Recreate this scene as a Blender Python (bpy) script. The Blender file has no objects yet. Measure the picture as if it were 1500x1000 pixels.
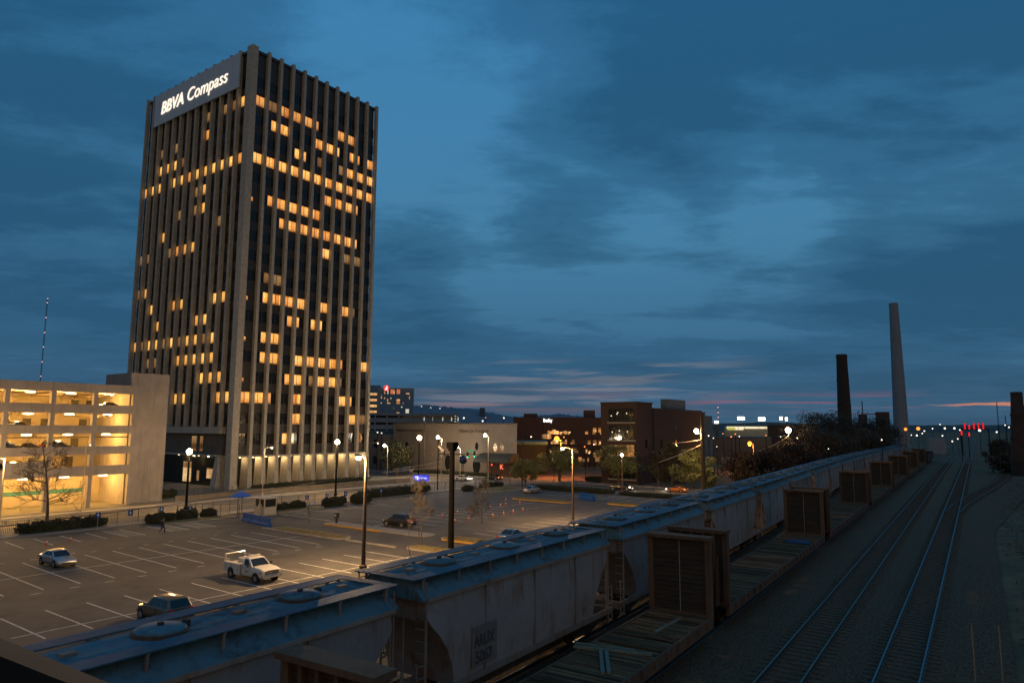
import bpy, math, random
import numpy as np
from mathutils import Matrix, Vector
random.seed(7)
SC = bpy.context.scene
COL = SC.collection

# ---------------------------------------------------------------- camera (world X runs along the tower's long lit face, Y away from the railway)
FOC, PITCH, ROLL, YAW = 1019.28, math.radians(6.9923), math.radians(0.28737), math.radians(35.9426)
CAM = np.array([-76.0, -120.0, 12.0])
_fh = np.array([math.cos(YAW), math.sin(YAW), 0.0]); _rt = np.array([math.sin(YAW), -math.cos(YAW), 0.0]); _zz = np.array([0, 0, 1.0])
FWD = math.cos(PITCH)*_fh + math.sin(PITCH)*_zz
_up = -math.sin(PITCH)*_fh + math.cos(PITCH)*_zz
RGT = math.cos(ROLL)*_rt + math.sin(ROLL)*_up
UPV = -math.sin(ROLL)*_rt + math.cos(ROLL)*_up
cam = bpy.data.cameras.new("camera"); cam.sensor_width = 36; cam.lens = FOC/1500*36; cam.clip_start = 0.1; cam.clip_end = 20000
co = bpy.data.objects.new("camera", cam); COL.objects.link(co)
M = Matrix.Identity(4)
for r in range(3):
    M[r][0], M[r][1], M[r][2], M[r][3] = RGT[r], UPV[r], -FWD[r], CAM[r]
co.matrix_world = M
SC.camera = co

def ray(x, y): return FWD + RGT*(x-750)/FOC + UPV*(500-y)/FOC
def onz(x, y, z=0.0):
    d = ray(x, y); return CAM + d*((z-CAM[2])/d[2])
def at(x, y, dist):
    "point seen in the photo at x, y that stands dist metres away over the ground"
    d = ray(x, y); return CAM + d*(dist/math.hypot(d[0], d[1]))
def onv(x, y, v):
    d = ray(x, y); return CAM + d*((v-CAM[1])/d[1])
def onu(x, y, u):
    d = ray(x, y); return CAM + d*((u-CAM[0])/d[0])

# ---------------------------------------------------------------- dusk sky
SC.render.engine = 'CYCLES'
SC.cycles.use_denoising = True
SC.cycles.max_bounces = 6
SC.cycles.sample_clamp_indirect = 3.0
SC.view_settings.view_transform = 'Standard'; SC.view_settings.look = 'None'
SC.view_settings.exposure = 0.25; SC.view_settings.gamma = 1.0
W = bpy.data.worlds.new("World"); SC.world = W; W.use_nodes = True
nt = W.node_tree; N = nt.nodes; L = nt.links
for n in list(N): N.remove(n)
def node(t, **kw):
    n = N.new(t)
    for k, v in kw.items():
        if k == 'op': n.operation = v
        elif k == 'inp':
            for i, x in v.items(): n.inputs[i].default_value = x
        else: setattr(n, k, v)
    return n
def wmath(op, a, b=None, c=None, clamp=False):
    n = node('ShaderNodeMath', op=op); n.use_clamp = clamp
    for i, x in enumerate((a, b, c)):
        if x is None: continue
        if hasattr(x, 'is_output') or isinstance(x, bpy.types.NodeSocket): L.new(x, n.inputs[i])
        else: n.inputs[i].default_value = x
    return n.outputs[0]
def wmix(f, a, b, blend='MIX'):
    n = node('ShaderNodeMix', data_type='RGBA', blend_type=blend)
    for i, x in ((0, f), (6, a), (7, b)):
        if isinstance(x, bpy.types.NodeSocket): L.new(x, n.inputs[i])
        elif i == 0: n.inputs[0].default_value = x
        else: n.inputs[i].default_value = (*x, 1)
    return n.outputs[2]
def wramp(fac, stops, interp='LINEAR'):
    n = node('ShaderNodeValToRGB'); cr = n.color_ramp; cr.interpolation = interp
    while len(cr.elements) < len(stops): cr.elements.new(0.5)
    for e, (p, c) in zip(cr.elements, stops):
        e.position = p; e.color = (*c, 1) if len(c) == 3 else c
    L.new(fac, n.inputs[0]); return n.outputs[0]
tc = node('ShaderNodeTexCoord')
sep = node('ShaderNodeSeparateXYZ'); L.new(tc.outputs['Generated'], sep.inputs[0])
dx, dy, dz = sep.outputs
def wdot(v):
    n = node('ShaderNodeVectorMath', operation='DOT_PRODUCT'); L.new(tc.outputs['Generated'], n.inputs[0]); n.inputs[1].default_value = v
    return n.outputs['Value']
def unit(x, y):
    d = ray(x, y); return tuple(d/np.linalg.norm(d))
def blob(x, y, inner, outer):
    "smooth mask, 1 near the direction seen at x, y in the photo, 0 beyond outer degrees"
    n = node('ShaderNodeMapRange', interpolation_type='SMOOTHSTEP')
    L.new(wdot(unit(x, y)), n.inputs[0]); n.inputs[1].default_value = math.cos(math.radians(outer)); n.inputs[2].default_value = math.cos(math.radians(inner))
    return n.outputs[0]
# elevation gradient
grad = wramp(dz, [(0.0, (.040, .090, .150)), (0.04, (.048, .115, .195)), (0.12, (.034, .118, .215)), (0.30, (.036, .140, .265)), (0.52, (.036, .155, .310)), (1.0, (.03, .13, .28))])
# flat cloud layer: direction projected on a plane overhead
h = wmath('ADD', dz, 0.10)
px_ = wmath('MULTIPLY', wmath('DIVIDE', wdot(tuple(_fh)), h), .62); py_ = wmath('MULTIPLY', wmath('DIVIDE', wdot(tuple(_rt)), h), .36)
comb = node('ShaderNodeCombineXYZ'); L.new(px_, comb.inputs[0]); L.new(py_, comb.inputs[1])
rot = node('ShaderNodeMapping'); rot.inputs['Rotation'].default_value = (0, 0, .12); rot.inputs['Location'].default_value = (3.1, 1.7, 0)
L.new(comb.outputs[0], rot.inputs[0])
n1 = node('ShaderNodeTexNoise', inp={'Scale': 0.85, 'Detail': 7, 'Roughness': 0.56, 'Distortion': 0.5}); L.new(rot.outputs[0], n1.inputs['Vector'])
n2 = node('ShaderNodeTexNoise', inp={'Scale': 3.2, 'Detail': 8, 'Roughness': 0.62, 'Distortion': 0.3}); L.new(rot.outputs[0], n2.inputs['Vector'])
n3 = node('ShaderNodeTexNoise', inp={'Scale': 11.0, 'Detail': 7, 'Roughness': 0.66, 'Distortion': 0.4}); L.new(rot.outputs[0], n3.inputs['Vector'])
cl = wmath('ADD', wmath('ADD', wmath('MULTIPLY', n1.outputs[0], 0.52), wmath('MULTIPLY', n2.outputs[0], 0.32)), wmath('MULTIPLY', n3.outputs[0], 0.16))
b1 = blob(470, -10, 4, 30); b2 = blob(830, 385, 2, 12); b5 = blob(1040, 372, 2, 12); b3 = blob(700, 190, 2, 20); b4 = blob(1240, 330, 2, 12)
d1 = blob(900, 255, 1, 12); d2 = blob(150, 330, 4, 22); d3 = blob(1230, 60, 6, 34); d4 = blob(60, 40, 3, 20); d5 = blob(760, 480, 2, 15); d6 = blob(690, 330, 1, 10)
bias = 0.0
for msk, amt in ((b1, .035), (b2, .13), (b5, .13), (b3, .06), (b4, .03), (d1, -.085), (d2, -.06), (d3, -.10), (d4, -.09), (d5, -.06), (d6, -.03)):
    bias = wmath('MULTIPLY_ADD', msk, amt, bias)
cl = wmath('ADD', cl, bias)
cov = wramp(cl, [(0.39, (0, 0, 0)), (0.48, (.34, .34, .34)), (0.58, (.95, .95, .95))], 'EASE')
dark = wramp(dz, [(0.0, (.034, .076, .130)), (0.06, (.026, .078, .142)), (0.25, (.018, .072, .142)), (0.6, (.015, .072, .155)), (1, (.014, .07, .15))])
light = wramp(dz, [(0.0, (.060, .125, .20)), (0.10, (.050, .140, .250)), (0.26, (.074, .225, .380)), (0.55, (.058, .225, .440)), (1, (.05, .2, .4))])
skyc = wmix(cov, dark, light)
skyc = wmix(0.28, skyc, grad)
# last colour of the sunset: thin lit cloud edges low over the horizon
az = node('ShaderNodeMath', op='ARCTAN2'); L.new(dy, az.inputs[0]); L.new(dx, az.inputs[1])
def streaks(sa, se, off, thr, e0, e1, col, mask, amount):
    c = node('ShaderNodeCombineXYZ'); L.new(wmath('MULTIPLY', az.outputs[0], sa), c.inputs[0]); L.new(wmath('MULTIPLY', dz, se), c.inputs[1]); c.inputs[2].default_value = off
    n = node('ShaderNodeTexNoise', inp={'Scale': 1.0, 'Detail': 5, 'Roughness': 0.55, 'Distortion': 0.2}); L.new(c.outputs[0], n.inputs['Vector'])
    s = wramp(n.outputs[0], [(thr, (0, 0, 0)), (thr+0.10, (1, 1, 1))])
    em = wmath('MULTIPLY', wramp(wmath('MULTIPLY', dz, 5.0), [(max(0, e0*5-.03), (0, 0, 0)), (e0*5+.01, (1, 1, 1)), (e1*5, (1, 1, 1)), (e1*5+.08, (0, 0, 0))]), mask)
    f = wmath('MULTIPLY', wmath('MULTIPLY', s, em), amount, clamp=True)
    return f, col
skyc2 = skyc
for args in ((5, 90, 1.3, .50, .030, .085, (.200, .205, .235), blob(830, 565, 6, 17), .55),
             (4, 110, 4.7, .52, .022, .040, (.34, .145, .135), blob(800, 602, 5, 12), .32),
             (5, 140, 8.2, .46, .022, .034, (.30, .10, .14), blob(1160, 598, 4, 10), .5),
             (3.2, 60, 14.2, .47, .018, .060, (.060, .085, .13), blob(700, 560, 8, 26), .6)):
    f, c = streaks(*args); skyc2 = wmix(f, skyc2, c)
# one glowing bar of cloud over the end of the railway
ub = unit(1450, 592); azb = math.atan2(ub[1], ub[0])
wob = node('ShaderNodeTexNoise', inp={'Scale': 1.0, 'Detail': 4, 'Roughness': 0.5}); cbn = node('ShaderNodeCombineXYZ')
L.new(wmath('MULTIPLY', az.outputs[0], 30), cbn.inputs[0]); L.new(wmath('MULTIPLY', dz, 60), cbn.inputs[1]); L.new(cbn.outputs[0], wob.inputs['Vector'])
de = wmath('ABSOLUTE', wmath('ADD', wmath('SUBTRACT', dz, ub[2]), wmath('MULTIPLY', wmath('SUBTRACT', wob.outputs[0], .5), .006)))
da = wmath('SUBTRACT', azb+0.075, az.outputs[0])
thick = wmath('MULTIPLY', wramp(wmath('MULTIPLY', da, 2.0), [(0.0, (0, 0, 0)), (0.10, (.5, .5, .5)), (.3, (1, 1, 1)), (.6, (1, 1, 1)), (1, (0, 0, 0))]), .0036)
bar = wmath('MULTIPLY', wmath('DIVIDE', wmath('SUBTRACT', thick, de), .0016, clamp=True), .8, clamp=True)
skyc2 = wmix(bar, skyc2, (.62, .235, .135))
# unseen warm glow added low in the sky behind the camera as fill light
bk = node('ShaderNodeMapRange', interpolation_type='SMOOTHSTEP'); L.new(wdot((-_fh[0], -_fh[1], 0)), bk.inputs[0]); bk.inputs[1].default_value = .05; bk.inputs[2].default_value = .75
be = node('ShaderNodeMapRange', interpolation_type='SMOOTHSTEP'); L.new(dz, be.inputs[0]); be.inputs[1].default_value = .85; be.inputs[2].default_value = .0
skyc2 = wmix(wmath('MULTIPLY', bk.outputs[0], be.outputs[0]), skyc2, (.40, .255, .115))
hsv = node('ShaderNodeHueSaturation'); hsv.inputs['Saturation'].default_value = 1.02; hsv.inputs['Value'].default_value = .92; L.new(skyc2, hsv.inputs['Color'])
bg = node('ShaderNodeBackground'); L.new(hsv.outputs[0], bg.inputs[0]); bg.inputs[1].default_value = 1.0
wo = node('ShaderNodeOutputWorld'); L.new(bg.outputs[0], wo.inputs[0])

# ---------------------------------------------------------------- materials
def mat(name, col, rough=.8, metal=0., var=.25, scale=1.0, col2=None, bump=0., emit=None, es=0., spec=.5, stretch=(1, 1, 1), coat=0.):
    "one procedural surface: base colour broken up by two noises, optional bump and glow"
    m = bpy.data.materials.new(name); m.use_nodes = True
    t = m.node_tree; b = t.nodes['Principled BSDF']
    b.inputs['Roughness'].default_value = rough; b.inputs['Metallic'].default_value = metal
    b.inputs['Specular IOR Level'].default_value = spec
    if coat: b.inputs['Coat Weight'].default_value = coat; b.inputs['Coat Roughness'].default_value = .08
    g = t.nodes.new('ShaderNodeTexCoord'); mp = t.nodes.new('ShaderNodeMapping'); mp.inputs['Scale'].default_value = stretch
    t.links.new(g.outputs['Object'], mp.inputs[0])
    a = t.nodes.new('ShaderNodeTexNoise'); a.inputs['Scale'].default_value = scale; a.inputs['Detail'].default_value = 6; a.inputs['Roughness'].default_value = .65
    t.links.new(mp.outputs[0], a.inputs['Vector'])
    r = t.nodes.new('ShaderNodeValToRGB')
    lo = tuple(c*(1-var) for c in col); hi = tuple(min(1, c*(1+var)) for c in (col2 or col))
    r.color_ramp.elements[0].position = .32; r.color_ramp.elements[1].position = .68
    r.color_ramp.elements[0].color = (*lo, 1); r.color_ramp.elements[1].color = (*hi, 1)
    t.links.new(a.outputs[0], r.inputs[0]); t.links.new(r.outputs[0], b.inputs['Base Color'])
    if bump:
        a2 = t.nodes.new('ShaderNodeTexNoise'); a2.inputs['Scale'].default_value = scale*9; a2.inputs['Detail'].default_value = 4
        t.links.new(mp.outputs[0], a2.inputs['Vector'])
        bp = t.nodes.new('ShaderNodeBump'); bp.inputs['Strength'].default_value = bump; bp.inputs['Distance'].default_value = .05
        t.links.new(a2.outputs[0], bp.inputs['Height']); t.links.new(bp.outputs[0], b.inputs['Normal'])
    if emit:
        b.inputs['Emission Color'].default_value = (*emit, 1); b.inputs['Emission Strength'].default_value = es
    return m
def glow(name, col, s):
    m = bpy.data.materials.new(name); m.use_nodes = True; t = m.node_tree; b = t.nodes['Principled BSDF']
    b.inputs['Base Color'].default_value = (.04, .04, .04, 1); b.inputs['Emission Color'].default_value = (*col, 1); b.inputs['Emission Strength'].default_value = s
    return m
def spots(m, scale, size, k):
    "dark blotches (oil, patches) multiplied over a material's base colour"
    t = m.node_tree; b = t.nodes['Principled BSDF']; old = b.inputs['Base Color'].links[0].from_socket
    g = t.nodes.new('ShaderNodeTexCoord'); v = t.nodes.new('ShaderNodeTexVoronoi'); v.inputs['Scale'].default_value = scale; t.links.new(g.outputs['Object'], v.inputs['Vector'])
    r = t.nodes.new('ShaderNodeValToRGB'); r.color_ramp.elements[0].position = size*.4; r.color_ramp.elements[1].position = size; r.color_ramp.elements[0].color = (k, k, k, 1); r.color_ramp.elements[1].color = (1, 1, 1, 1); t.links.new(v.outputs['Distance'], r.inputs[0])
    mx = t.nodes.new('ShaderNodeMix'); mx.data_type = 'RGBA'; mx.blend_type = 'MULTIPLY'; mx.inputs[0].default_value = 1; t.links.new(old, mx.inputs[6]); t.links.new(r.outputs[0], mx.inputs[7]); t.links.new(mx.outputs[2], b.inputs['Base Color'])
    return m
def brick_mat(name, c1, c2, mortar, scale, rough=.9):
    m = mat(name, c1, rough); t = m.node_tree; b = t.nodes['Principled BSDF']
    g = t.nodes.new('ShaderNodeTexCoord'); br = t.nodes.new('ShaderNodeTexBrick'); br.inputs['Scale'].default_value = scale
    mp = t.nodes.new('ShaderNodeMapping'); sx = t.nodes.new('ShaderNodeSeparateXYZ'); cx = t.nodes.new('ShaderNodeCombineXYZ'); ad = t.nodes.new('ShaderNodeMath')
    t.links.new(g.outputs['Object'], sx.inputs[0]); t.links.new(sx.outputs[0], ad.inputs[0]); t.links.new(sx.outputs[1], ad.inputs[1])
    t.links.new(ad.outputs[0], cx.inputs[0]); t.links.new(sx.outputs[2], cx.inputs[1]); t.links.new(cx.outputs[0], br.inputs['Vector'])
    br.inputs['Color1'].default_value = (*c1, 1); br.inputs['Color2'].default_value = (*c2, 1); br.inputs['Mortar'].default_value = (*mortar, 1); br.inputs['Mortar Size'].default_value = .012
    mx = t.nodes.new('ShaderNodeMix'); mx.data_type = 'RGBA'; mx.blend_type = 'MULTIPLY'; mx.inputs[0].default_value = .6
    old = b.inputs['Base Color'].links[0].from_socket
    nz = t.nodes.new('ShaderNodeTexNoise'); nz.inputs['Scale'].default_value = .25; nz.inputs['Detail'].default_value = 5; t.links.new(g.outputs['Object'], nz.inputs['Vector'])
    rr = t.nodes.new('ShaderNodeValToRGB'); rr.color_ramp.elements[0].color = (.55, .55, .55, 1); rr.color_ramp.elements[1].color = (1.25, 1.2, 1.15, 1); t.links.new(nz.outputs[0], rr.inputs[0])
    t.links.new(br.outputs[0], mx.inputs[6]); t.links.new(rr.outputs[0], mx.inputs[7]); t.links.new(mx.outputs[2], b.inputs['Base Color'])
    return m

# ---------------------------------------------------------------- mesh helpers
class MB:
    "collects shapes and links them as ONE mesh object"
    def __init__(s): s.v = []; s.f = []
    def add(s, vs, fs):
        o = len(s.v); s.v += [tuple(map(float, p)) for p in vs]; s.f += [tuple(o+i for i in q) for q in fs]; return s
    def box(s, x0, x1, y0, y1, z0, z1):
        return s.add([(x0, y0, z0), (x1, y0, z0), (x1, y1, z0), (x0, y1, z0), (x0, y0, z1), (x1, y0, z1), (x1, y1, z1), (x0, y1, z1)],
                     [(0, 3, 2, 1), (4, 5, 6, 7), (0, 1, 5, 4), (1, 2, 6, 5), (2, 3, 7, 6), (3, 0, 4, 7)])
    def hexa(s, b, t):
        return s.add(list(b)+list(t), [(0, 3, 2, 1), (4, 5, 6, 7), (0, 1, 5, 4), (1, 2, 6, 5), (2, 3, 7, 6), (3, 0, 4, 7)])
    def prism(s, poly, a, b, axis='y'):
        n = len(poly)
        mk = {'y': lambda p, t: (p[0], t, p[1]), 'x': lambda p, t: (t, p[0], p[1]), 'z': lambda p, t: (p[0], p[1], t)}[axis]
        return s.add([mk(p, a) for p in poly]+[mk(p, b) for p in poly], [tuple(range(n)), tuple(range(2*n-1, n-1, -1))]+[(i, i+n, (i+1) % n+n, (i+1) % n) for i in range(n)])
    def tube(s, p0, p1, r0, r1=None, n=6, caps=True):
        p0 = np.array(p0, float); p1 = np.array(p1, float); r1 = r0 if r1 is None else r1
        d = p1-p0; l = np.linalg.norm(d)
        if l < 1e-6: return s
        d = d/l; a = np.cross(d, (0, 0, 1) if abs(d[2]) < .9 else (1, 0, 0)); a /= np.linalg.norm(a); b = np.cross(d, a)
        vs = []
        for p, r in ((p0, r0), (p1, r1)):
            for i in range(n):
                t = 2*math.pi*i/n; vs.append(p+a*r*math.cos(t)+b*r*math.sin(t))
        fs = [(i, (i+1) % n, (i+1) % n+n, i+n) for i in range(n)]
        if caps: fs += [tuple(range(n-1, -1, -1)), tuple(range(n, 2*n))]
        return s.add(vs, fs)
    def path(s, pts, r, n=5):
        for a, b in zip(pts[:-1], pts[1:]): s.tube(a, b, r, r, n)
        return s
    def lathe(s, prof, c=(0, 0, 0), n=16):
        "prof: (radius, z) from bottom to top, closed with caps"
        vs = []; m = len(prof)
        for r, z in prof:
            for i in range(n):
                t = 2*math.pi*i/n; vs.append((c[0]+r*math.cos(t), c[1]+r*math.sin(t), c[2]+z))
        fs = [(k*n+i, k*n+(i+1) % n, (k+1)*n+(i+1) % n, (k+1)*n+i) for k in range(m-1) for i in range(n)]
        fs += [tuple(range(n-1, -1, -1)), tuple((m-1)*n+i for i in range(n))]
        return s.add(vs, fs)
    def ball(s, c, r, n=10, sz=1.0):
        k = max(4, n//2)
        return s.lathe([(max(.001, r*math.sin(math.pi*i/k)), -r*sz*math.cos(math.pi*i/k)) for i in range(k+1)], c, n)
    def disc(s, c, r, h, n=20): return s.lathe([(r, 0), (r, h)], c, n)
    def wheel(s, x, y0, y1, z, r, n=18):
        return s.tube((x, y0, z), (x, y1, z), r, r, n)
    def build(s, name, m, parent=None, smooth=False, bevel=0.):
        me = bpy.data.meshes.new(name); me.from_pydata(s.v, [], s.f); me.update()
        if m: me.materials.append(m)
        o = bpy.data.objects.new(name, me); COL.objects.link(o)
        if parent: o.parent = parent
        if smooth:
            me.polygons.foreach_set('use_smooth', [True]*len(me.polygons))
            try: me.set_sharp_from_angle(angle=math.radians(40))
            except Exception: pass
        if bevel:
            b = o.modifiers.new('bevel', 'BEVEL'); b.width = bevel; b.segments = 2; b.limit_method = 'ANGLE'
        return o
def thing(name, label, cat, loc=(0, 0, 0), rz=0., group=None):
    o = bpy.data.objects.new(name, None); COL.objects.link(o); o.empty_display_size = .3
    o.location = tuple(map(float, loc)); o.rotation_euler = (0, 0, rz)
    o['label'] = label; o['category'] = cat
    if group: o['group'] = group
    return o
def tag(o, label, cat, group=None):
    o['label'] = label; o['category'] = cat
    if group: o['group'] = group
    return o
def struct(o, kind='structure'): o['kind'] = kind; return o
def kids(o): return [c for c in bpy.data.objects if c.parent == o]
def dup(root, loc, rz=0., label=None, group=None, skip=()):
    "copy of a thing with copies of its parts and sub-parts"
    r = root.copy(); COL.objects.link(r); r.location = tuple(map(float, loc)); r.rotation_euler = (0, 0, rz)
    if label: r['label'] = label
    if group: r['group'] = group
    for ch in KIDS[root.name.split('.')[0] if root.name not in KIDS else root.name]:
        if ch.name.split('.')[0] in skip: continue
        c = ch.copy(); COL.objects.link(c); c.parent = r
        for g in KIDS.get(ch.name, []):
            d = g.copy(); COL.objects.link(d); d.parent = c
    return r
KIDS = {}
def remember(root):
    KIDS[root.name] = kids(root)
    for c in KIDS[root.name]: KIDS[c.name] = kids(c)
    return root
def lamp_light(name, parent, loc, power, col, r=.15, spot=None):
    l = bpy.data.lights.new(name, 'SPOT' if spot else 'POINT'); l.energy = power; l.color = col; l.shadow_soft_size = r
    if spot: l.spot_size = math.radians(spot); l.spot_blend = .6
    o = bpy.data.objects.new(name, l); COL.objects.link(o); o.location = loc
    if parent: o.parent = parent
    return o
def text_mesh(name, s, size, m, parent, loc, rot, extrude=.03, shear=0., align='LEFT', bold=0., sx=1.):
    c = bpy.data.curves.new(name, 'FONT'); c.body = s; c.size = size; c.extrude = extrude; c.shear = shear; c.align_x = align; c.offset = bold
    t = bpy.data.objects.new(name, c); COL.objects.link(t)
    me = bpy.data.meshes.new_from_object(t.evaluated_get(bpy.context.evaluated_depsgraph_get()))
    bpy.data.objects.remove(t); me.name = name; me.materials.clear(); me.materials.append(m)
    o = bpy.data.objects.new(name, me); COL.objects.link(o); o.location = loc; o.rotation_euler = rot; o.scale = (sx, 1, 1)
    if parent: o.parent = parent
    return o
SOD = (1.0, .62, .27); ORANGE = (1.0, .36, .05); WHITE = (1.0, .86, .66)
# ---------------------------------------------------------------- palette
m_earth = mat('earth', (.135, .082, .034), .95, var=.45, scale=.35, bump=.5)
m_ballast = spots(mat('ballast', (.145, .088, .042), .95, var=.8, scale=9, bump=1.0), 7, .5, .35)
m_asph = spots(mat('asphalt', (.062, .054, .046), .85, var=.34, scale=.30, bump=.25), .55, .22, .62)
m_road = mat('road_asphalt', (.085, .076, .066), .85, var=.2, scale=.5, bump=.2)
m_paint = mat('worn_paint', (.46, .43, .38), .8, var=.35, scale=3.0)
m_yellow = mat('yellow_paint', (.50, .25, .02), .75, var=.2, scale=3)
m_conc = mat('concrete', (.27, .24, .20), .9, var=.2, scale=.8, bump=.2)
m_walk = mat('sidewalk_concrete', (.23, .20, .17), .9, var=.2, scale=.8)
m_grass = mat('dry_grass', (.16, .115, .035), .95, var=.4, scale=2.5, bump=.8)
m_leaf = mat('hedge_leaf', (.030, .036, .014), .7, var=.6, scale=5)
m_leafg = mat('spring_leaf', (.150, .150, .045), .7, var=.5, scale=2)
m_leafd = mat('dark_leaf', (.040, .034, .020), .8, var=.5, scale=2)
m_bark = mat('bark', (.085, .062, .042), .95, var=.4, scale=6, bump=.6, stretch=(1, 1, .2))
m_steel = mat('rail_steel', (.17, .18, .19), .32, 1.0, var=.12, scale=3)
m_sleeper = mat('sleeper_wood', (.095, .062, .036), .95, var=.4, scale=3)
m_blackm = mat('black_metal', (.018, .017, .016), .5, .4, var=.2)
m_galv = mat('galvanised_metal', (.38, .36, .33), .45, .7, var=.15, scale=4)
m_wood = mat('pole_wood', (.070, .045, .028), .95, var=.4, scale=5, stretch=(1, 1, .1))
m_rubber = mat('tyre_rubber', (.018, .017, .016), .85, var=.1)
m_glass = mat('dark_glass', (.012, .014, .015), .06, var=.1, spec=.7)
m_blue = mat('blue_plastic', (.012, .075, .27), .75, var=.2, scale=2, spec=.08)
m_bluecan = mat('blue_canvas', (.006, .10, .46), .8, var=.15, scale=2)
m_orange = mat('orange_plastic', (.34, .06, .02), .6, var=.1)

def interp(x, pts): return float(np.interp(x, [p[0] for p in pts], [p[1] for p in pts]))
HOP = [(-140, -107.6), (-80, -104.8), (-60, -103.95), (-45, -103.4), (-28, -102.4), (-11.6, -101.2), (20, -98.7), (41, -97.0), (65, -95.4), (104, -93.6), (170, -91.0), (300, -86.5), (600, -74), (3000, 27)]
def hop_v(u): return interp(u, HOP)
def flat_v(u): return -107.9+.048*(u+43.5)-max(0, u-60)*.004
def t1_v(u): return -111.15+.0455*(u+35)-max(0, u-100)*.003
def t2_v(u): return -115.05+.0405*(u+35)

# ---------------------------------------------------------------- ground: one sheet to the horizon
def ground_z(u, v):
    e = hop_v(u)+5.2
    if v > e+17: z = -.06
    elif v > e: t = (v-e)/17; t = t*t*(3-2*t); z = 1.72*(1-t)-.06*t
    else: z = 1.72
    lim = t2_v(u)-(7 if u < 15 else 13)
    if v < lim: z += min(2.2, (lim-v)*.16)
    if u > 62 and v > e: z = max(z, min(1.2, (u-62)*.02)-.06)
    d = math.hypot(u+76, v+120)
    if d > 450: z = z*max(0, 1-(d-450)/300)-.06
    return z
gu = np.unique(np.concatenate([np.linspace(-130, 120, 90), np.linspace(120, 700, 50), np.linspace(700, 7000, 16), np.linspace(-3000, -130, 10)]))
gv = np.unique(np.concatenate([np.linspace(-160, -60, 90), np.linspace(-60, 120, 20), np.linspace(120, 7000, 18), np.linspace(-3000, -160, 14)]))
gm = MB()
gm.v = [(u, v, ground_z(u, v)+(random.uniform(-.05, .05) if -98 < v < -78 and u < 120 else 0)) for v in gv for u in gu]
nu = len(gu); gm.f = [(j*nu+i, j*nu+i+1, (j+1)*nu+i+1, (j+1)*nu+i) for j in range(len(gv)-1) for i in range(nu-1)]
struct(gm.build('ground', m_earth, smooth=True))
# ballast bed under the four tracks
bm_ = MB(); us = np.concatenate([np.linspace(-110, 130, 50), np.linspace(150, 900, 30)])
prof = []
for u in us:
    a, b = hop_v(u)+4.2, t2_v(u)-interp(u, [(10, 4), (60, 9), (110, 12)])
    prof.append([(u, a, ground_z(u, a)+.03), (u, a-1.6, 2.0), (u, b+1.3, 2.0), (u, b, 1.80)])
bm_.v = [p for r in prof for p in r]
bm_.f = [(4*i+k, 4*i+4+k, 4*i+5+k, 4*i+1+k) for i in range(len(us)-1) for k in range(3)]
struct(bm_.build('track_ballast', m_ballast))

struct(MB().box(-115, 42.2, -76.2, -32.9, -.4, 0).build('parking_lot', m_asph))
struct(MB().box(-170, 43.6, -29.9, -15.4, -.4, -.03).build('road', m_road))
struct(MB().box(43.6, 56.4, -300, 260, -.4, -.035).build('cross_road', m_road))
struct(MB().box(-170, 43.6, -15.4, -13.0, -.4, .12).build('pavement', m_walk))
struct(MB().box(-170, 41.0, -32.6, -29.9, -.4, .12).build('pavement', m_walk))
struct(MB().box(56.4, 59.2, -300, 260, -.4, .12).build('pavement', m_walk))
struct(MB().box(-170, 43.4, -13.0, 70, -.4, .16).build('tower_forecourt', mat('forecourt', (.11, .10, .075), .95, var=.3, scale=.4)))
struct(MB().box(59.3, 120, -43, 46, -.4, .10).build('corner_forecourt', mat('brick_paving', (.20, .10, .065), .95, var=.2, scale=.7)))
# street kerbs, real steps
kb = MB()
for a in ((-170, 43.6, -15.42, -15.25, -.2, .125), (-170, 41.0, -30.05, -29.88, -.2, .125)): kb.box(*a)
struct(kb.build('kerb', m_conc))
# painted lines
mk = MB()
def strip(u0, v0, u1, v1, w=.12, z=.004):
    d = np.array([u1-u0, v1-v0], float); l = np.linalg.norm(d); n = np.array([-d[1], d[0]])/l*w/2
    return mk.add([(u0-n[0], v0-n[1], z), (u1-n[0], v1-n[1], z), (u1+n[0], v1+n[1], z), (u0+n[0], v0+n[1], z)], [(0, 1, 2, 3)])
strip(-59.3, -73.0, -26.6, -73.35)
for k in range(13):                                   # row beside the railway
    u = -58.1+2.49*k
    if u < -26.5: strip(u, -67.75, u-.05, -74.6)
strip(-72, -55.0, -25.6, -55.2)
for k in range(-6, 10):                               # double row
    u = -50.25+2.5*k
    strip(u, -48.6, u-.55, -61.2)
    if k < 9: strip(u+.75, -62.2, u+1.45, -62.25, .13); strip(u+.95, -47.6, u+1.5, -47.6, .13)
for k in range(-7, 4):                                # row under the hedge
    u = -46.95+2.56*k; strip(u, -34.6, u-.4, -40.6)
for u0 in (-37.6, -32.6, -29.3):                      # hatched access aisles
    strip(u0, -34.8, u0-.1, -41); strip(u0+1.9, -34.8, u0+1.8, -41)
    for k in range(7): strip(u0+.05, -35.2-.85*k, u0+1.8, -36.0-.85*k, .13)
for k in range(14):                                   # lot beyond the drive: double row, kerb rows
    u = -12.8+2.5*k
    if u < 19.5:
        strip(u, -50.2, u-.3, -61.3, .12)
    if -17 < u < 22.8: strip(u, -68.9, u-.2, -74.6, .12)
    if u < 26: strip(u, -34.5, u-.2, -39.8, .12)
strip(-12, -55.7, 19.5, -55.9, .12); strip(-14.5, -74.3, 22.8, -74.5, .12)
for u0 in (-9.9, -4.9, .1):
    for k in range(6): strip(u0, -38.4-.7*k, u0+1.2, -39.0-.7*k, .12)
for k in range(6): strip(-15.6+.55*k, -55.0, -16.2+.55*k, -56.3, .12)
for k in range(14): strip(29.6, -46.6-2.5*k, 35.2, -46.7-2.5*k, .12)
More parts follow.
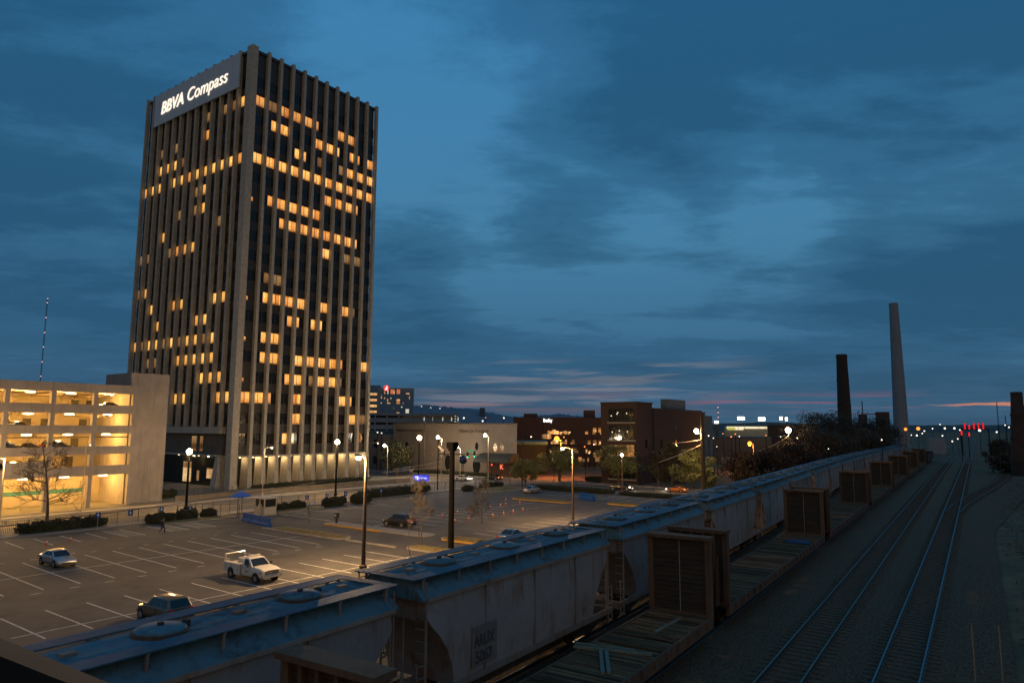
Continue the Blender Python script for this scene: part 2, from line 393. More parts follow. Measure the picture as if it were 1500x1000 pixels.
strip(29.6, -46.6, 29.6, -79, .10)
struct(mk.build('parking_markings', m_paint))
mk = MB(); strip(-170, -22.55, 40, -22.55, .12, -.026); strip(-170, -22.85, 40, -22.85, .12, -.026)
for v0, v1 in ((-300, -34), (-10, 260)): strip(49.9, v0, 49.9, v1, .12, -.031); strip(50.2, v0, 50.2, v1, .12, -.031)
struct(mk.build('road_markings', m_yellow))

ck = MB()
for k in range(16):                                   # sealed cracks in the old asphalt
    u, v = random.uniform(-66, 20), random.uniform(-74, -36); a = random.choice((0, math.pi/2))+random.uniform(-.25, .25)
    for s in range(random.randint(8, 22)):
        a2 = a+random.gauss(0, .35); u2, v2 = u+.6*math.cos(a2), v+.6*math.sin(a2)
        if -110 < u2 < 41 and -75.5 < v2 < -33.5: d = np.array([-(v2-v), u2-u])/.6*.022; ck.add([(u-d[0], v-d[1], .0022), (u2-d[0], v2-d[1], .0022), (u2+d[0], v2+d[1], .0022), (u+d[0], v+d[1], .0022)], [(0, 1, 2, 3)])
        u, v = u2, v2
struct(ck.build('asphalt_cracks', mat('crack_sealer', (.022, .020, .018), .7, var=.2)))
# drive islands: dry grass inside kerbs, some kerbs painted yellow
def ring(cx, cy, hu, hv, r, n=5):
    pts = []
    for sx, sy, a0 in ((1, -1, -90), (1, 1, 0), (-1, 1, 90), (-1, -1, 180)):
        for k in range(n+1):
            a = math.radians(a0+90*k/n); pts.append((cx+sx*(hu-r)+r*math.cos(a), cy+sy*(hv-r)+r*math.sin(a)))
    return pts
def island(u0, u1, v0, v1, kerb_m, top, hump=.22):
    cx, cy, hu, hv = (u0+u1)/2, (v0+v1)/2, (u1-u0)/2, (v1-v0)/2; r = min(hu, hv)*.9
    a, b, c = ring(cx, cy, hu, hv, r), ring(cx, cy, hu-.16, hv-.16, r-.15), ring(cx, cy, hu*.45, hv*.75, min(hu*.45, hv*.75)*.9)
    n = len(a); k = MB()
    k.v = [(*p, -.05) for p in a]+[(*p, .15) for p in a]+[(*p, .15) for p in b]
    k.f = [(i, (i+1) % n, n+(i+1) % n, n+i) for i in range(n)]+[(n+i, n+(i+1) % n, 2*n+(i+1) % n, 2*n+i) for i in range(n)]
    struct(k.build('island_kerb', kerb_m))
    g = MB(); g.v = [(*p, .14) for p in b]+[(*p, .14+hump) for p in c]
    g.f = [(i, (i+1) % n, n+(i+1) % n, n+i) for i in range(n)]+[tuple(range(n, 2*n))]
    struct(g.build('island_grass' if top is m_grass else 'island_paving', top, smooth=True))
island(-25.4, -23.4, -60.9, -48.2, m_conc, m_grass)
island(-25.0, -23.1, -77.5, -69.8, m_conc, m_grass)
island(-18.6, -16.4, -66.8, -49.4, m_conc, m_walk, .02)
island(-18.6, -16.4, -79.0, -68.6, m_conc, m_grass)
yk = MB().box(-18.82, -18.56, -60.0, -50.2, -.05, .17).box(-18.82, -18.56, -79, -69.4, -.05, .17); struct(yk.build('yellow_kerb', m_yellow))
wk = MB().box(-25.2, -24.9, -68.9, -61.6, -.05, .14).box(-25.2, -24.9, -48.0, -46.9, -.05, .14).box(-16.6, -16.3, -48.8, -38.5, -.05, .14); struct(wk.build('white_kerb', m_conc))
island(20.2, 22.4, -61.2, -50.0, m_yellow, m_grass)
island(23.2, 25.0, -72.5, -66.4, m_yellow, m_grass)
island(27.2, 38.8, -41.0, -34.4, m_conc, m_grass, .3)
island(-30.5, -21.0, -35.8, -33.0, m_conc, m_grass, .1)
island(-15.5, -7.0, -36.6, -33.6, m_conc, m_grass, .1)

# ---------------------------------------------------------------- far hills
def ridge(name, x0, x1, dist, tops, m, depth=500, jag=4):
    "a hill range as solid terrain: crest heights follow tops = (photo x, crest y)"
    b = MB(); n = 90; rows = []
    for i in range(n+1):
        x = x0+(x1-x0)*i/n; y = interp(x, tops)+random.uniform(-jag, jag)*.25
        c = at(x, y, dist); f = at(x, 640, dist-depth*.5); k = at(x, 640, dist+depth)
        mid = at(x, y, dist-depth*.22)
        rows.append([(f[0], f[1], -2), (mid[0], mid[1], c[2]*.62), (c[0], c[1], c[2]), (k[0], k[1], -2)])
    b.v = [p for r in rows for p in r]; b.f = [(4*i+j, 4*i+4+j, 4*i+5+j, 4*i+1+j) for i in range(n) for j in range(3)]
    return struct(b.build(name, m, smooth=True))
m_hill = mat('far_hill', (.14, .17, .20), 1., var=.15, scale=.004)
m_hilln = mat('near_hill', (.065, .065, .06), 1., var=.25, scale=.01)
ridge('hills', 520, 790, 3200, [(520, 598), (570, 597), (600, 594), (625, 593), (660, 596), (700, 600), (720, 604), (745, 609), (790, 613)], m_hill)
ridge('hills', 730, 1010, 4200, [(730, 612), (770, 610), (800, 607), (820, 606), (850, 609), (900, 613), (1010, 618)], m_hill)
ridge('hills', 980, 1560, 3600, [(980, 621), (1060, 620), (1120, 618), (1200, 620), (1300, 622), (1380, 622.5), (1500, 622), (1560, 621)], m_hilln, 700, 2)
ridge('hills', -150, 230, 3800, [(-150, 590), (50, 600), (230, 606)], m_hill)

# ---------------------------------------------------------------- rails
m_steel2 = mat('dull_rail_steel', (.20, .17, .14), .42, 1.0, var=.2, scale=3)
def track(name, label, fv, u0, u1, ztop=2.2, gauge=1.52, step=3.0, sleepers=True, m=None):
    t = thing(name, label, 'railway track', (u0, fv(u0), 0)); o = np.array([u0, fv(u0), 0])
    us = np.arange(u0, u1, step)
    for s in (-1, 1):
        b = MB()
        for i, u in enumerate(us):
            w = 1+max(0, u-40)*.004
            v = fv(u)+s*gauge/2
            for dv, z in ((-.075, ztop-.17), (-.037*w, ztop-.17), (-.037*w, ztop), (.037*w, ztop), (.037*w, ztop-.17), (.075, ztop-.17)): b.v.append((u-o[0], v+dv-o[1], z))
            if i:
                for k in range(5): b.f.append((6*(i-1)+k, 6*i+k, 6*i+k+1, 6*(i-1)+k+1))
        b.build('rail', m or m_steel, t)
    if sleepers:
        b = MB(); u = u0
        while u < min(u1, 170):
            v = fv(u)-o[1]; b.box(u-o[0]-.11, u-o[0]+.11, v-1.3, v+1.3, 1.9, ztop-.165); u += .62
        p = b.build('sleepers', m_sleeper, t); p['kind'] = 'stuff'
    return t
track('railway_track', 'open railway track closest to the parked flatcars', t1_v, -95, 700, m=m_steel2)
track('railway_track', 'brightest railway track, with the turnout branching off it', t2_v, -95, 900)
def br_v(u): return t2_v(u)-interp(u, [(22, 0), (35, .75), (50, 2.2), (72, 4.6), (90, 6.3), (117, 8.1), (150, 9.0), (400, 9.6)])
track('railway_track', 'curved branch track leaving the brightest track at the turnout', br_v, 24, 260, 2.195, m=m_steel2)
track('railway_track', 'railway track under the covered hopper wagons', lambda u: hop_v(u)+1.6, -110, 420, sleepers=False)
track('railway_track', 'railway track under the bulkhead flatcars', lambda u: flat_v(u)+1.5, -110, 420, sleepers=False)
# ---------------------------------------------------------------- office tower
m_pil = mat('exposed_aggregate', (.33, .305, .255), .9, var=.18, scale=1.2, bump=.3)
m_core = mat('bronze_spandrel', (.030, .025, .019), .45, var=.25, scale=.5)
m_signp = mat('sign_panel_metal', (.40, .44, .48), .5, var=.06, scale=.2)
m_white_sign = glow('lit_white_letter', (1, .86, .70), 1.0)
def lit_mat(name, base, s):
    "lit office pane: brightness and tint differ from pane to pane, ceiling lights and blinds show as noise"
    m = bpy.data.materials.new(name); m.use_nodes = True; t = m.node_tree; b = t.nodes['Principled BSDF']
    b.inputs['Base Color'].default_value = (.02, .018, .012, 1); b.inputs['Roughness'].default_value = .15
    g = t.nodes.new('ShaderNodeNewGeometry')
    def nd(ty, **k):
        n = t.nodes.new(ty)
        for a, v in k.items(): setattr(n, a, v)
        return n
    sc = nd('ShaderNodeVectorMath', operation='MULTIPLY'); sc.inputs[1].default_value = (.91, .91, .25); t.links.new(g.outputs['Position'], sc.inputs[0])
    off = nd('ShaderNodeVectorMath', operation='ADD'); off.inputs[1].default_value = (.37, .21, .15); t.links.new(sc.outputs[0], off.inputs[0])
    fl = nd('ShaderNodeVectorMath', operation='FLOOR'); t.links.new(off.outputs[0], fl.inputs[0])
    wn = nd('ShaderNodeTexWhiteNoise', noise_dimensions='3D'); t.links.new(fl.outputs[0], wn.inputs['Vector'])
    mp = nd('ShaderNodeMapping'); mp.inputs['Scale'].default_value = (1.7, 1.7, 3.2); t.links.new(g.outputs['Position'], mp.inputs[0])
    nz = nd('ShaderNodeTexNoise'); nz.inputs['Scale'].default_value = 1.0; nz.inputs['Detail'].default_value = 3; t.links.new(mp.outputs[0], nz.inputs['Vector'])
    r1 = nd('ShaderNodeValToRGB'); t.links.new(wn.outputs['Value'], r1.inputs[0])
    e = r1.color_ramp.elements; e[0].color = (base[0]*.62, base[1]*.48, base[2]*.42, 1); e[1].color = (base[0]*1.05, base[1]*1.18, base[2]*1.35, 1)
    sp_ = nd('ShaderNodeSeparateXYZ'); t.links.new(g.outputs['Position'], sp_.inputs[0])
    zl = nd('ShaderNodeMath', operation='MULTIPLY_ADD'); t.links.new(sp_.outputs[2], zl.inputs[0]); zl.inputs[1].default_value = .25; zl.inputs[2].default_value = -1.85
    fr = nd('ShaderNodeMath', operation='FRACT'); t.links.new(zl.outputs[0], fr.inputs[0])
    wob = nd('ShaderNodeMath', operation='MULTIPLY_ADD'); t.links.new(nz.outputs[0], wob.inputs[0]); wob.inputs[1].default_value = .34; t.links.new(fr.outputs[0], wob.inputs[2])
    r2 = nd('ShaderNodeValToRGB'); t.links.new(wob.outputs[0], r2.inputs[0]); e = r2.color_ramp.elements
    e[0].position = .40; e[0].color = (.30, .24, .18, 1); e[1].position = .52; e[1].color = (.85, .82, .75, 1)
    for p_, c_ in ((.70, (1, 1, 1, 1)), (.80, (1.1, 1.12, 1.12, 1)), (.93, (.95, .9, .8, 1))): x = e.new(p_); x.color = c_
    v2 = nd('ShaderNodeTexNoise'); v2.inputs['Scale'].default_value = 2.3; v2.inputs['Detail'].default_value = 0; t.links.new(mp.outputs[0], v2.inputs['Vector'])
    r3 = nd('ShaderNodeValToRGB'); t.links.new(v2.outputs[0], r3.inputs[0]); e = r3.color_ramp.elements
    e[0].position = .60; e[0].color = (1, 1, 1, 1); e[1].position = .66; e[1].color = (1.15, 1.9, 5.5, 1)
    m2 = nd('ShaderNodeMix', data_type='RGBA', blend_type='MULTIPLY'); m2.inputs[0].default_value = 1; t.links.new(r2.outputs[0], m2.inputs[6]); t.links.new(r3.outputs[0], m2.inputs[7])
    mx = nd('ShaderNodeMix', data_type='RGBA', blend_type='MULTIPLY'); mx.inputs[0].default_value = 1
    t.links.new(r1.outputs[0], mx.inputs[6]); t.links.new(m2.outputs[2], mx.inputs[7]); t.links.new(mx.outputs[2], b.inputs['Emission Color']); b.inputs['Emission Strength'].default_value = s
    return m
m_lit = lit_mat('lit_office_glass', (1.0, .395, .060), 1.05)
m_dim = lit_mat('dim_office_glass', (.80, .36, .08), .28)
m_red = lit_mat('amber_office_glass', (.9, .32, .05), .8)
m_litl = lit_mat('lit_side_glass', (.95, .42, .06), 1.0)
TW = thing('office_tower', 'tall dark office tower with concrete fins, lit windows and a white rooftop name sign', 'office tower', (0, 0, 0))
TZ, PZ = 87.9, 88.35
XR = lambda i: 1.43+2.983*i
YL = lambda i: 1.806+3.121*i
wb = MB().box(.8, 33.5, .8, 41.6, 6.3, TZ)
wb.box(.8, 2.2, .8, 2.6, .2, 6.3)
for k in range(18):                                    # slight ledges at each floor line
    z = 11.0+4*k; wb.box(.74, 33.56, .74, 41.66, z-.06, z+.06)
wb.build('wall', m_core, TW)
MB().box(.5, 33.8, .5, 41.9, TZ-.55, TZ+.02).build('parapet', m_core, TW)
MB().box(0, 1.43, 0, 1.806, .15, PZ).box(-.12, 1.55, -.12, 1.9, .15, 1.0).build('corner_pier', m_pil, TW)
for i in range(1, 12): MB().box(XR(i)-.62, XR(i), 0, .8, 6.3, PZ).build('pilaster', m_pil, TW)
for i in range(1, 14):
    z0 = 11.7 if i < 8 else 6.3
    MB().box(0, .8, YL(i)-.62, YL(i), z0, PZ).build('pilaster', m_pil, TW)
MB().box(33.44, 34.24, 41.58, 42.38, .15, PZ).build('corner_pier', m_pil, TW)
for i in range(1, 12):                                 # fins flare out into deep columns at street level
    x1 = XR(i); b = [(x1-.98, -.42, .15), (x1+.12, -.42, .15), (x1+.12, 2.2, .15), (x1-.98, 2.2, .15)]
    tp = [(x1-.66, -.02, 6.3), (x1+.02, -.02, 6.3), (x1+.02, 2.2, 6.3), (x1-.66, 2.2, 6.3)]
    MB().hexa(b, tp).build('column', m_pil, TW, bevel=.03)
MB().hexa([(-.9, 3.1, .15), (1.6, 3.1, .15), (1.6, 5.2, .15), (-.9, 5.2, .15)], [(-.02, 4.1, 6.4), (1.6, 4.1, 6.4), (1.6, 5.0, 6.4), (-.02, 5.0, 6.4)]).build('column', m_pil, TW, bevel=.03)
MB().box(.8, 33.5, -.01, 3.6, 6.0, 6.3).build('soffit', m_pil, TW)
m_lobg = mat('lobby_glass', (.014, .013, .011), .1, var=.2, spec=.6)
MB().box(2.0, 33.4, 3.5, 3.7, .15, 6.0).build('lobby_glazing', m_lobg, TW)
m_lobl = lit_mat('lit_lobby', (.95, .52, .15), .62)
for i in range(5): MB().box(XR(i)+.1, XR(i+1)-.75, 3.42, 3.49, .3, 3.0).build('lobby_window', m_lobl, TW)
for i in range(11):
    MB().disc((XR(i)+1.1, 1.7, 5.9), .14, .1).build('downlight', glow('downlight_lens', (1, .75, .42), 6) if i == 0 else bpy.data.materials['downlight_lens'], TW)
    lamp_light('downlight_beam', TW, (XR(i)+1.15, 1.4, 5.75), 190 if i else 120, (1, .66, .30), .12)
# left side: low wing with concrete band, recessed upper wall and glazed lobby
MB().box(-.55, .8, 3.4, 41, 10.45, 11.75).build('concrete_band', m_pil, TW)
MB().box(.35, .8, 3.4, 41, 6.4, 10.45).build('wing_wall', mat('wing_panel', (.09, .075, .055), .7, var=.25, scale=.8), TW)
MB().box(-.3, 2.6, 5.2, 41, 6.15, 6.4).build('soffit', m_pil, TW)
MB().box(2.4, 2.6, 5.2, 41, .15, 6.15).build('lobby_glazing', m_lobg, TW)
for y, w, z0, z1, mm in ((12.6, 1.7, 7.0, 9.9, m_dim), (10.3, 1.0, 7.0, 9.9, m_dim), (9.5, 2.2, 1.6, 3.6, m_lobl), (17.5, 3.0, .6, 4.6, m_lobl), (14.5, .8, 1.0, 3.0, m_dim)):
    x = .33 if z0 > 6 else 2.35
    MB().box(x-.05, x, y, y+w, z0, z1).build('lobby_window', mm, TW)
for y in (8.3, 11.6, 15.6, 19): MB().disc((.4, y, 6.05), .16, .1).build('downlight', bpy.data.materials['downlight_lens'], TW)
for y in (7.5, 13.5, 19.0): lamp_light('downlight_beam', TW, (1.2, y, 5.8), 170, (1, .66, .3), .12)
# windows
PW, PH, MU = 1.02, 2.12, .14
def pane_mesh(side, half):
    b = MB(); spans = {'F': [(0, PW), (PW+MU, 2*PW+MU)], 'L': [(0, PW)], 'R': [(PW+MU, 2*PW+MU)], 'S': [(.1, .75)]}[half]
    hh = PH if half != 'S' else .8
    for a, c in spans:
        if side == 'R': b.box(a, c, -.03, 0, -PH/2, -PH/2+hh)
        else: b.box(-.03, 0, a, c, -PH/2, -PH/2+hh)
        if half == 'F' or half in 'LR':
            f = .05
    return b
right = {17: '0F 1d 2F 3F 4F 5L 7F 8F', 16: '1R 2F 5F 6F 7L 8R 9L 10F', 15: '3R 4L 5e 7e 8F 9F 10F', 14: '0F 1F 2F 3F 4F 5F 6F 7F 8F 9F 10F', 13: '6F 7F 8F 9L',
         12: '0S 1R 2F 3F 4F 5F', 11: '2R 3F 4F 5F 6F 7F 8F 9L', 10: '6F 8d 9d', 8: '1e 2d', 7: '0S 1R 2F 3F 4F 6F 8F 9l', 6: '3R 4L 5R 6L', 5: '0S 1R 2F',
         4: '1R 2F 4F 5F 6F 7F 8L 10F', 3: '0S 3R 4F 5e 6F 7F 8l', 2: '0F 1F 2L 4F 8F 9L', 1: '4F 9F 10d', 0: '3R 4L'}
left = {17: '0F 1d 2d 4d', 16: '4F 8d 10d', 15: '7d 8F 9F 10F', 14: '0F 1F 2F 3F 4F 5F 6F 7F 8F 9S 10F 11F 12F', 13: '4F 5d', 12: '4F 5d 7d', 11: '2d 9F', 10: '5F 6F 7F 8d 11d 12d',
        8: '11F 12d', 7: '1F 2F 6F 7F 10F', 6: '3F 4F 9F', 5: '2F 3d 4F 5F 6d 7F 8d 9F 10F 11d 12F', 4: '2F 3F 4F 5F 6F 9d 10d', 3: '1F 2F 3F 6S', 2: '0F 1F 5F 6F'}
lit = set(); meshes = {}
def win_obj(half, mm):
    k = (half, mm.name)
    if k not in meshes:
        o = pane_mesh('R', half).build('window', mm); meshes[k] = o.data; bpy.data.objects.remove(o)
    o = bpy.data.objects.new('window', meshes[k]); COL.objects.link(o); o.parent = TW; return o
nwin = 0
for k, row in right.items():
    for tok in row.split():
        i, c = int(tok[:-1]), tok[-1]
        mm = m_dim if c in 'del' else (m_red if k == 17 else m_lit)
        half = {'d': 'F', 'e': 'R', 'l': 'L'}.get(c, c)
        o = win_obj(half, mm); o.location = (XR(i)+.10, .78, 9.4+4*k); nwin += 1
        lit.add(('R', k, i, half))
lb = {id(m_litl): MB(), id(m_dim): MB()}
for k, row in left.items():
    for tok in row.split():
        i, c = int(tok[:-1]), tok[-1]; mm = m_dim if c == 'd' else m_litl
        half = {'d': 'F'}.get(c, c); p = pane_mesh('L', half); y0 = YL(i)+.12
        lb[id(mm)].add([(x+.78, y+y0, z+9.4+4*k) for x, y, z in p.v], p.f); lit.add(('L', k, i, half))
for mm in (m_litl, m_dim):
    o = lb[id(mm)].build('window', mm, TW); o['kind'] = 'stuff'; o['label'] = 'lit windows of the shaded side'
db = MB()
def has(s, k, i, h): return (s, k, i, 'F') in lit or (s, k, i, h) in lit or (s, k, i, 'S') in lit
for k in range(0, 19):
    for i in range(11):
        for h in 'LR':
            if not has('R', k, i, h):
                p = pane_mesh('R', h); db.add([(x+XR(i)+.10, y+.785, z+9.4+4*k) for x, y, z in p.v], p.f)
    for i in range(13):
        for h in 'LR':
            if not has('L', k, i, h) and not (k == 0):
                p = pane_mesh('L', h); db.add([(x+.785, y+YL(i)+.12, z+9.4+4*k) for x, y, z in p.v], p.f)
o = db.build('window', mat('unlit_office_glass', (.012, .011, .009), .12, var=.3, scale=.6, spec=.35), TW); o['kind'] = 'stuff'; o['label'] = 'unlit office windows'
# name sign
sp = MB().box(-.28, .02, 3.9, 37.8, 80.2, 87.75)
for y in np.linspace(6.4, 35.2, 13): sp.box(-.31, -.279, y-.03, y+.03, 80.2, 87.75)
sg = sp.build('sign_panel', m_signp, TW)
text_mesh('bank_letters', 'BBVA', 4.0, m_white_sign, sg, (-.34, 34.6, 82.55), (math.pi/2, 0, -math.pi/2), .08, .18, bold=.055, sx=1.0)
text_mesh('bank_letters', 'Compass', 4.15, m_white_sign, sg, (-.34, 23.7, 82.5), (math.pi/2, 0, -math.pi/2), .08, .18, bold=-.004, sx=1.02)
hedge_specs = []

def streaky(m, col):
    "rain streaks and stains running down a wall"
    t = m.node_tree; b = t.nodes['Principled BSDF']; old = b.inputs['Base Color'].links[0].from_socket
    g = t.nodes.new('ShaderNodeTexCoord'); mp = t.nodes.new('ShaderNodeMapping'); mp.inputs['Scale'].default_value = (1.6, 1.6, .10); t.links.new(g.outputs['Object'], mp.inputs[0])
    a = t.nodes.new('ShaderNodeTexNoise'); a.inputs['Scale'].default_value = 1; a.inputs['Detail'].default_value = 7; a.inputs['Roughness'].default_value = .7; t.links.new(mp.outputs[0], a.inputs['Vector'])
    r = t.nodes.new('ShaderNodeValToRGB'); r.color_ramp.elements[0].position = .52; r.color_ramp.elements[1].position = .75; r.color_ramp.elements[1].color = (.75, .75, .75, 1); t.links.new(a.outputs[0], r.inputs[0])
    mx = t.nodes.new('ShaderNodeMix'); mx.data_type = 'RGBA'; t.links.new(r.outputs[0], mx.inputs[0]); t.links.new(old, mx.inputs[6]); mx.inputs[7].default_value = (*col, 1); t.links.new(mx.outputs[2], b.inputs['Base Color'])
    return m
# ---------------------------------------------------------------- parking garage
m_gar = streaky(mat('garage_concrete', (.225, .200, .185), .9, var=.14, scale=.5, bump=.15), (.11, .095, .085))
m_gin = mat('garage_inside', (.30, .25, .18), .9, var=.15, scale=.4)
m_gl = glow('garage_lamp_lens', (1, .74, .36), 9)
GR = thing('parking_garage', 'pale concrete parking garage with glowing orange decks, beside the office tower', 'parking garage', (-40, -11, 0))
def G(x0, x1, y0, y1, z0, z1): return MB().box(x0+40, x1+40, y0+11, y1+11, z0, z1)
openz = [(14.9, 16.65), (11.9, 13.65), (8.9, 10.75), (6.1, 7.75), (0.1, 4.75)]
edges = [-62.2, -56.7, -51.2, -45.7, -40.12, -34.58, -29.07, -23.5]
bands = [(16.65, 17.92), (13.65, 14.9), (10.75, 11.9), (7.75, 8.9), (4.75, 6.1)]
for a, b in bands: G(-62.2, -23.3, -11.0, -10.72, a, b).build('spandrel', m_gar, GR)
for x in edges:
    w = .28
    G(x-w, x+w if x < -24 else -23.3, -10.98, -10.3, 0, 16.7).build('column', m_gar, GR)
floors = [14.15, 11.15, 8.15, 5.3]
for z in floors: G(-62, -23.5, -10.72, 12, z-.3, z).build('deck', m_gin, GR)
G(-62, -23.5, -10.72, 12, 16.75, 17.1).build('roof_deck', m_gin, GR)
G(-62.2, -23.3, 1.2, 1.5, 0, 17.9).build('back_wall', m_gin, GR)
G(-62.2, -62.0, -10.7, 8, 0, 17.9).build('side_wall', m_gin, GR)
G(-23.52, -23.3, -10.7, 8, 0, 17.9).build('side_wall', m_gar, GR)
G(-62, -23.5, -2.0, -1.8, 0, 4.7).build('ground_wall', m_gin, GR)
G(-62, -26.0, -2.04, -1.999, 1.75, 2.35).build('teal_stripe', mat('teal_paint', (.035, .14, .15), .7), GR)
for z, xs in ((11.15, (-33.4, -31.0, -25.6)), (8.15, (-26.6,)), (5.3, (-32.2, -27.2)), (14.15, (-27, -24.8)), (.1, (-37.6,))):
    for x in xs:
        y = 1.1 if z > 1 else -2.1
        G(x-.55, x+.55, y-.05, y+.05, z, z+1.75).build('door', mat('wall_gap_dark', (.05, .045, .035), .7) if 'wall_gap_dark' not in bpy.data.materials else bpy.data.materials['wall_gap_dark'], GR)  # dark panels stand in for open gaps in the back wall
for z, xs in ((14.15, (-38.5, -33, -27)), (11.15, (-38, -27)), (8.15, (-38, -32.5))):   # beams under the ceilings
    for x in xs[1:]: G(x-.2, x+.2, -10.2, 1.2, z+2.05, z+2.35).build('beam', m_gin, GR)
G(-40.1, -23.6, -9.9, -9.8, 10.15, 10.27).build('pipe', m_blackm, GR)
# sloping ramp seen through the two left bays
MB().hexa([(-25, .02, 5.0), (5.4, .02, 6.1), (5.4, .25, 6.1), (-25, .25, 5.0)], [(-25, .02, 6.2), (5.4, .02, 7.05), (5.4, .25, 7.05), (-25, .25, 6.2)]).build('ramp_panel', m_gar, GR)
for r, (a, b) in enumerate(openz):
    for j in range(len(edges)-1):
        x = (edges[j]+edges[j+1])/2
        if x < -50: continue
        if r < 3 or (r == 4 and j >= 4):
            px_l = x-.35*(j-5)
            zz = b-.16
            f = MB().lathe([(.12, -.12), (.55, -.08), (.62, .02), (.4, .1)], (px_l+40, 1.6, zz), 16).build('ceiling_light', m_gl, GR)
        lamp_light('ceiling_lamp', GR, (x+40, 4.4, b-.5), {0: 1500, 1: 1500, 2: 1700, 3: 1200, 4: 1500}[r]*(.85+.3*random.random()), (1, .52, .12), .3)
MB().box(40-23.74, 40-17.75, 1.2, 9.5, 0, 20.0).box(40-23.76, 40-17.73, 1.18, 9.5, 6.15, 6.2).build('stair_tower', m_gar, GR)
MB().box(40-62, 40-45.6, 16, 27, 17.0, 21.8).build('roof_house', mat('roof_house_render', (.20, .25, .24), .9), GR)
"rooftop flood lamp between the garage and the tower"
t = thing('flood_lamp', 'small white flood lamp on a dark post at the tower\'s left edge', 'flood lamp', tuple(at(181.5, 566, 150)))
fl = at(183, 553, 150); zb = at(181.5, 566, 150)[2]
MB().box(-.5, .3, -.1, .1, -6, fl[2]-zb+.4).build('post', m_blackm, t)
MB().box(-.55, .55, -.35, -.12, fl[2]-zb-.4, fl[2]-zb+.5).build('lens', glow('flood_lens', (.9, .92, 1), 1.4), t).rotation_euler = (0, 0, -.4)

# ---------------------------------------------------------------- other buildings
def wall_box(T, name, x0, x1, y0, y1, z0, z1, m): return MB().box(x0, x1, y0, y1, z0, z1).build(name, m, T)
m_beige = mat('beige_stone', (.155, .132, .115), .9, var=.12, scale=.35, bump=.1)
m_letter = mat('dark_letters', (.05, .04, .03), .6)
m_winlit = lit_mat('lit_house_glass', (.95, .44, .10), .75)
BB = thing('stone_building', 'low beige stone building with oval windows, on the far corner of the crossing', 'building', (60, 0, 0))
MB().prism([(0, -23.0), (34, 3.5), (34, 18.4), (0, 18.4)], 0, 12.55, 'z').build('wall', m_beige, BB)
wall_box(BB, 'annex', 1.5, 30, 18.4, 40, 0, 9.6, m_beige)
jt = MB()
for y in (11.6, -4.4, -16.0, -20.2): jt.box(-.004, .03, y-.04, y+.04, .2, 12.5)
jt.box(-.08, .3, -23.05, 18.45, 12.5, 12.85); jt.build('coping', mat('stone_joint', (.12, .10, .08), .9), BB)
def oval(y, z, ry, rz, m, d=.08):
    b = MB(); n = 20; b.prism([(y+ry*math.cos(2*math.pi*i/n), z+rz*math.sin(2*math.pi*i/n)) for i in range(n)], -d, .05, 'x'); return b.build('oval_window', m, BB)
for y, z, ry, rz, m in ((13.2, 6.9, .75, .95, m_glass), (-10.8, 7.2, .5, 1.0, m_glass), (-16.6, 7.1, .6, 1.0, m_winlit), (-18.7, 7.1, .5, .95, m_dim), (-21.6, 7.8, .2, .3, m_winlit), (-1.4, 3.0, .95, 1.9, m_glass), (-10.8, 2.5, 1.15, 2.0, m_glass)):
    oval(y, z, ry, rz, m)
for y, z in ((26, 7.2), (31, 7.2), (26, 2.7), (31, 2.7), (36, 2.7)): wall_box(BB, 'window', 1.42, 1.52, y, y+1.5, z-1.1, z+1.1, m_winlit if y == 31 and z < 4 else m_glass)
text_mesh('wall_letters', 'Alabama Eye Foundation', 1.25, m_letter, BB, (-.05, 17.5, 10.6), (math.pi/2, 0, -math.pi/2), .03, sx=.86)
text_mesh('wall_letters', 'Alabama Eye Foundation', 1.25, m_letter, BB, (-.05, -5.0, 10.6), (math.pi/2, 0, -math.pi/2), .03, sx=.76)
aw = MB(); n = 8                                        # dark barrel awning over the corner entrance
arc = [(-4.2*math.sin(math.pi/2*i/n), 3.6+2.1*math.cos(math.pi/2*i/n)) for i in range(n+1)]+[(0, 3.6)]
aw.prism(arc, -23.6, -13.3, 'y'); aw.build('awning', mat('dark_awning', (.018, .02, .018), .8), BB)
wall_box(BB, 'shop_window', -.06, .02, -22.6, -14.0, .3, 3.5, mat('dark_shopfront', (.10, .05, .04), .3, spec=.4))
tsg = text_mesh('shop_letter', 'K', 1.7, glow('red_letter', (1, .22, .10), 1.1), BB, (-.35, -18.2, 1.9), (math.pi/2, 0, -math.pi/2), .05)
lamp_light('wall_washer', BB, (-5, -.6, 5.0), 260, SOD, .3)
wall_box(BB, 'washer_fitting', -5.2, -4.8, -.8, -.4, 4.8, 5.0, m_blackm)

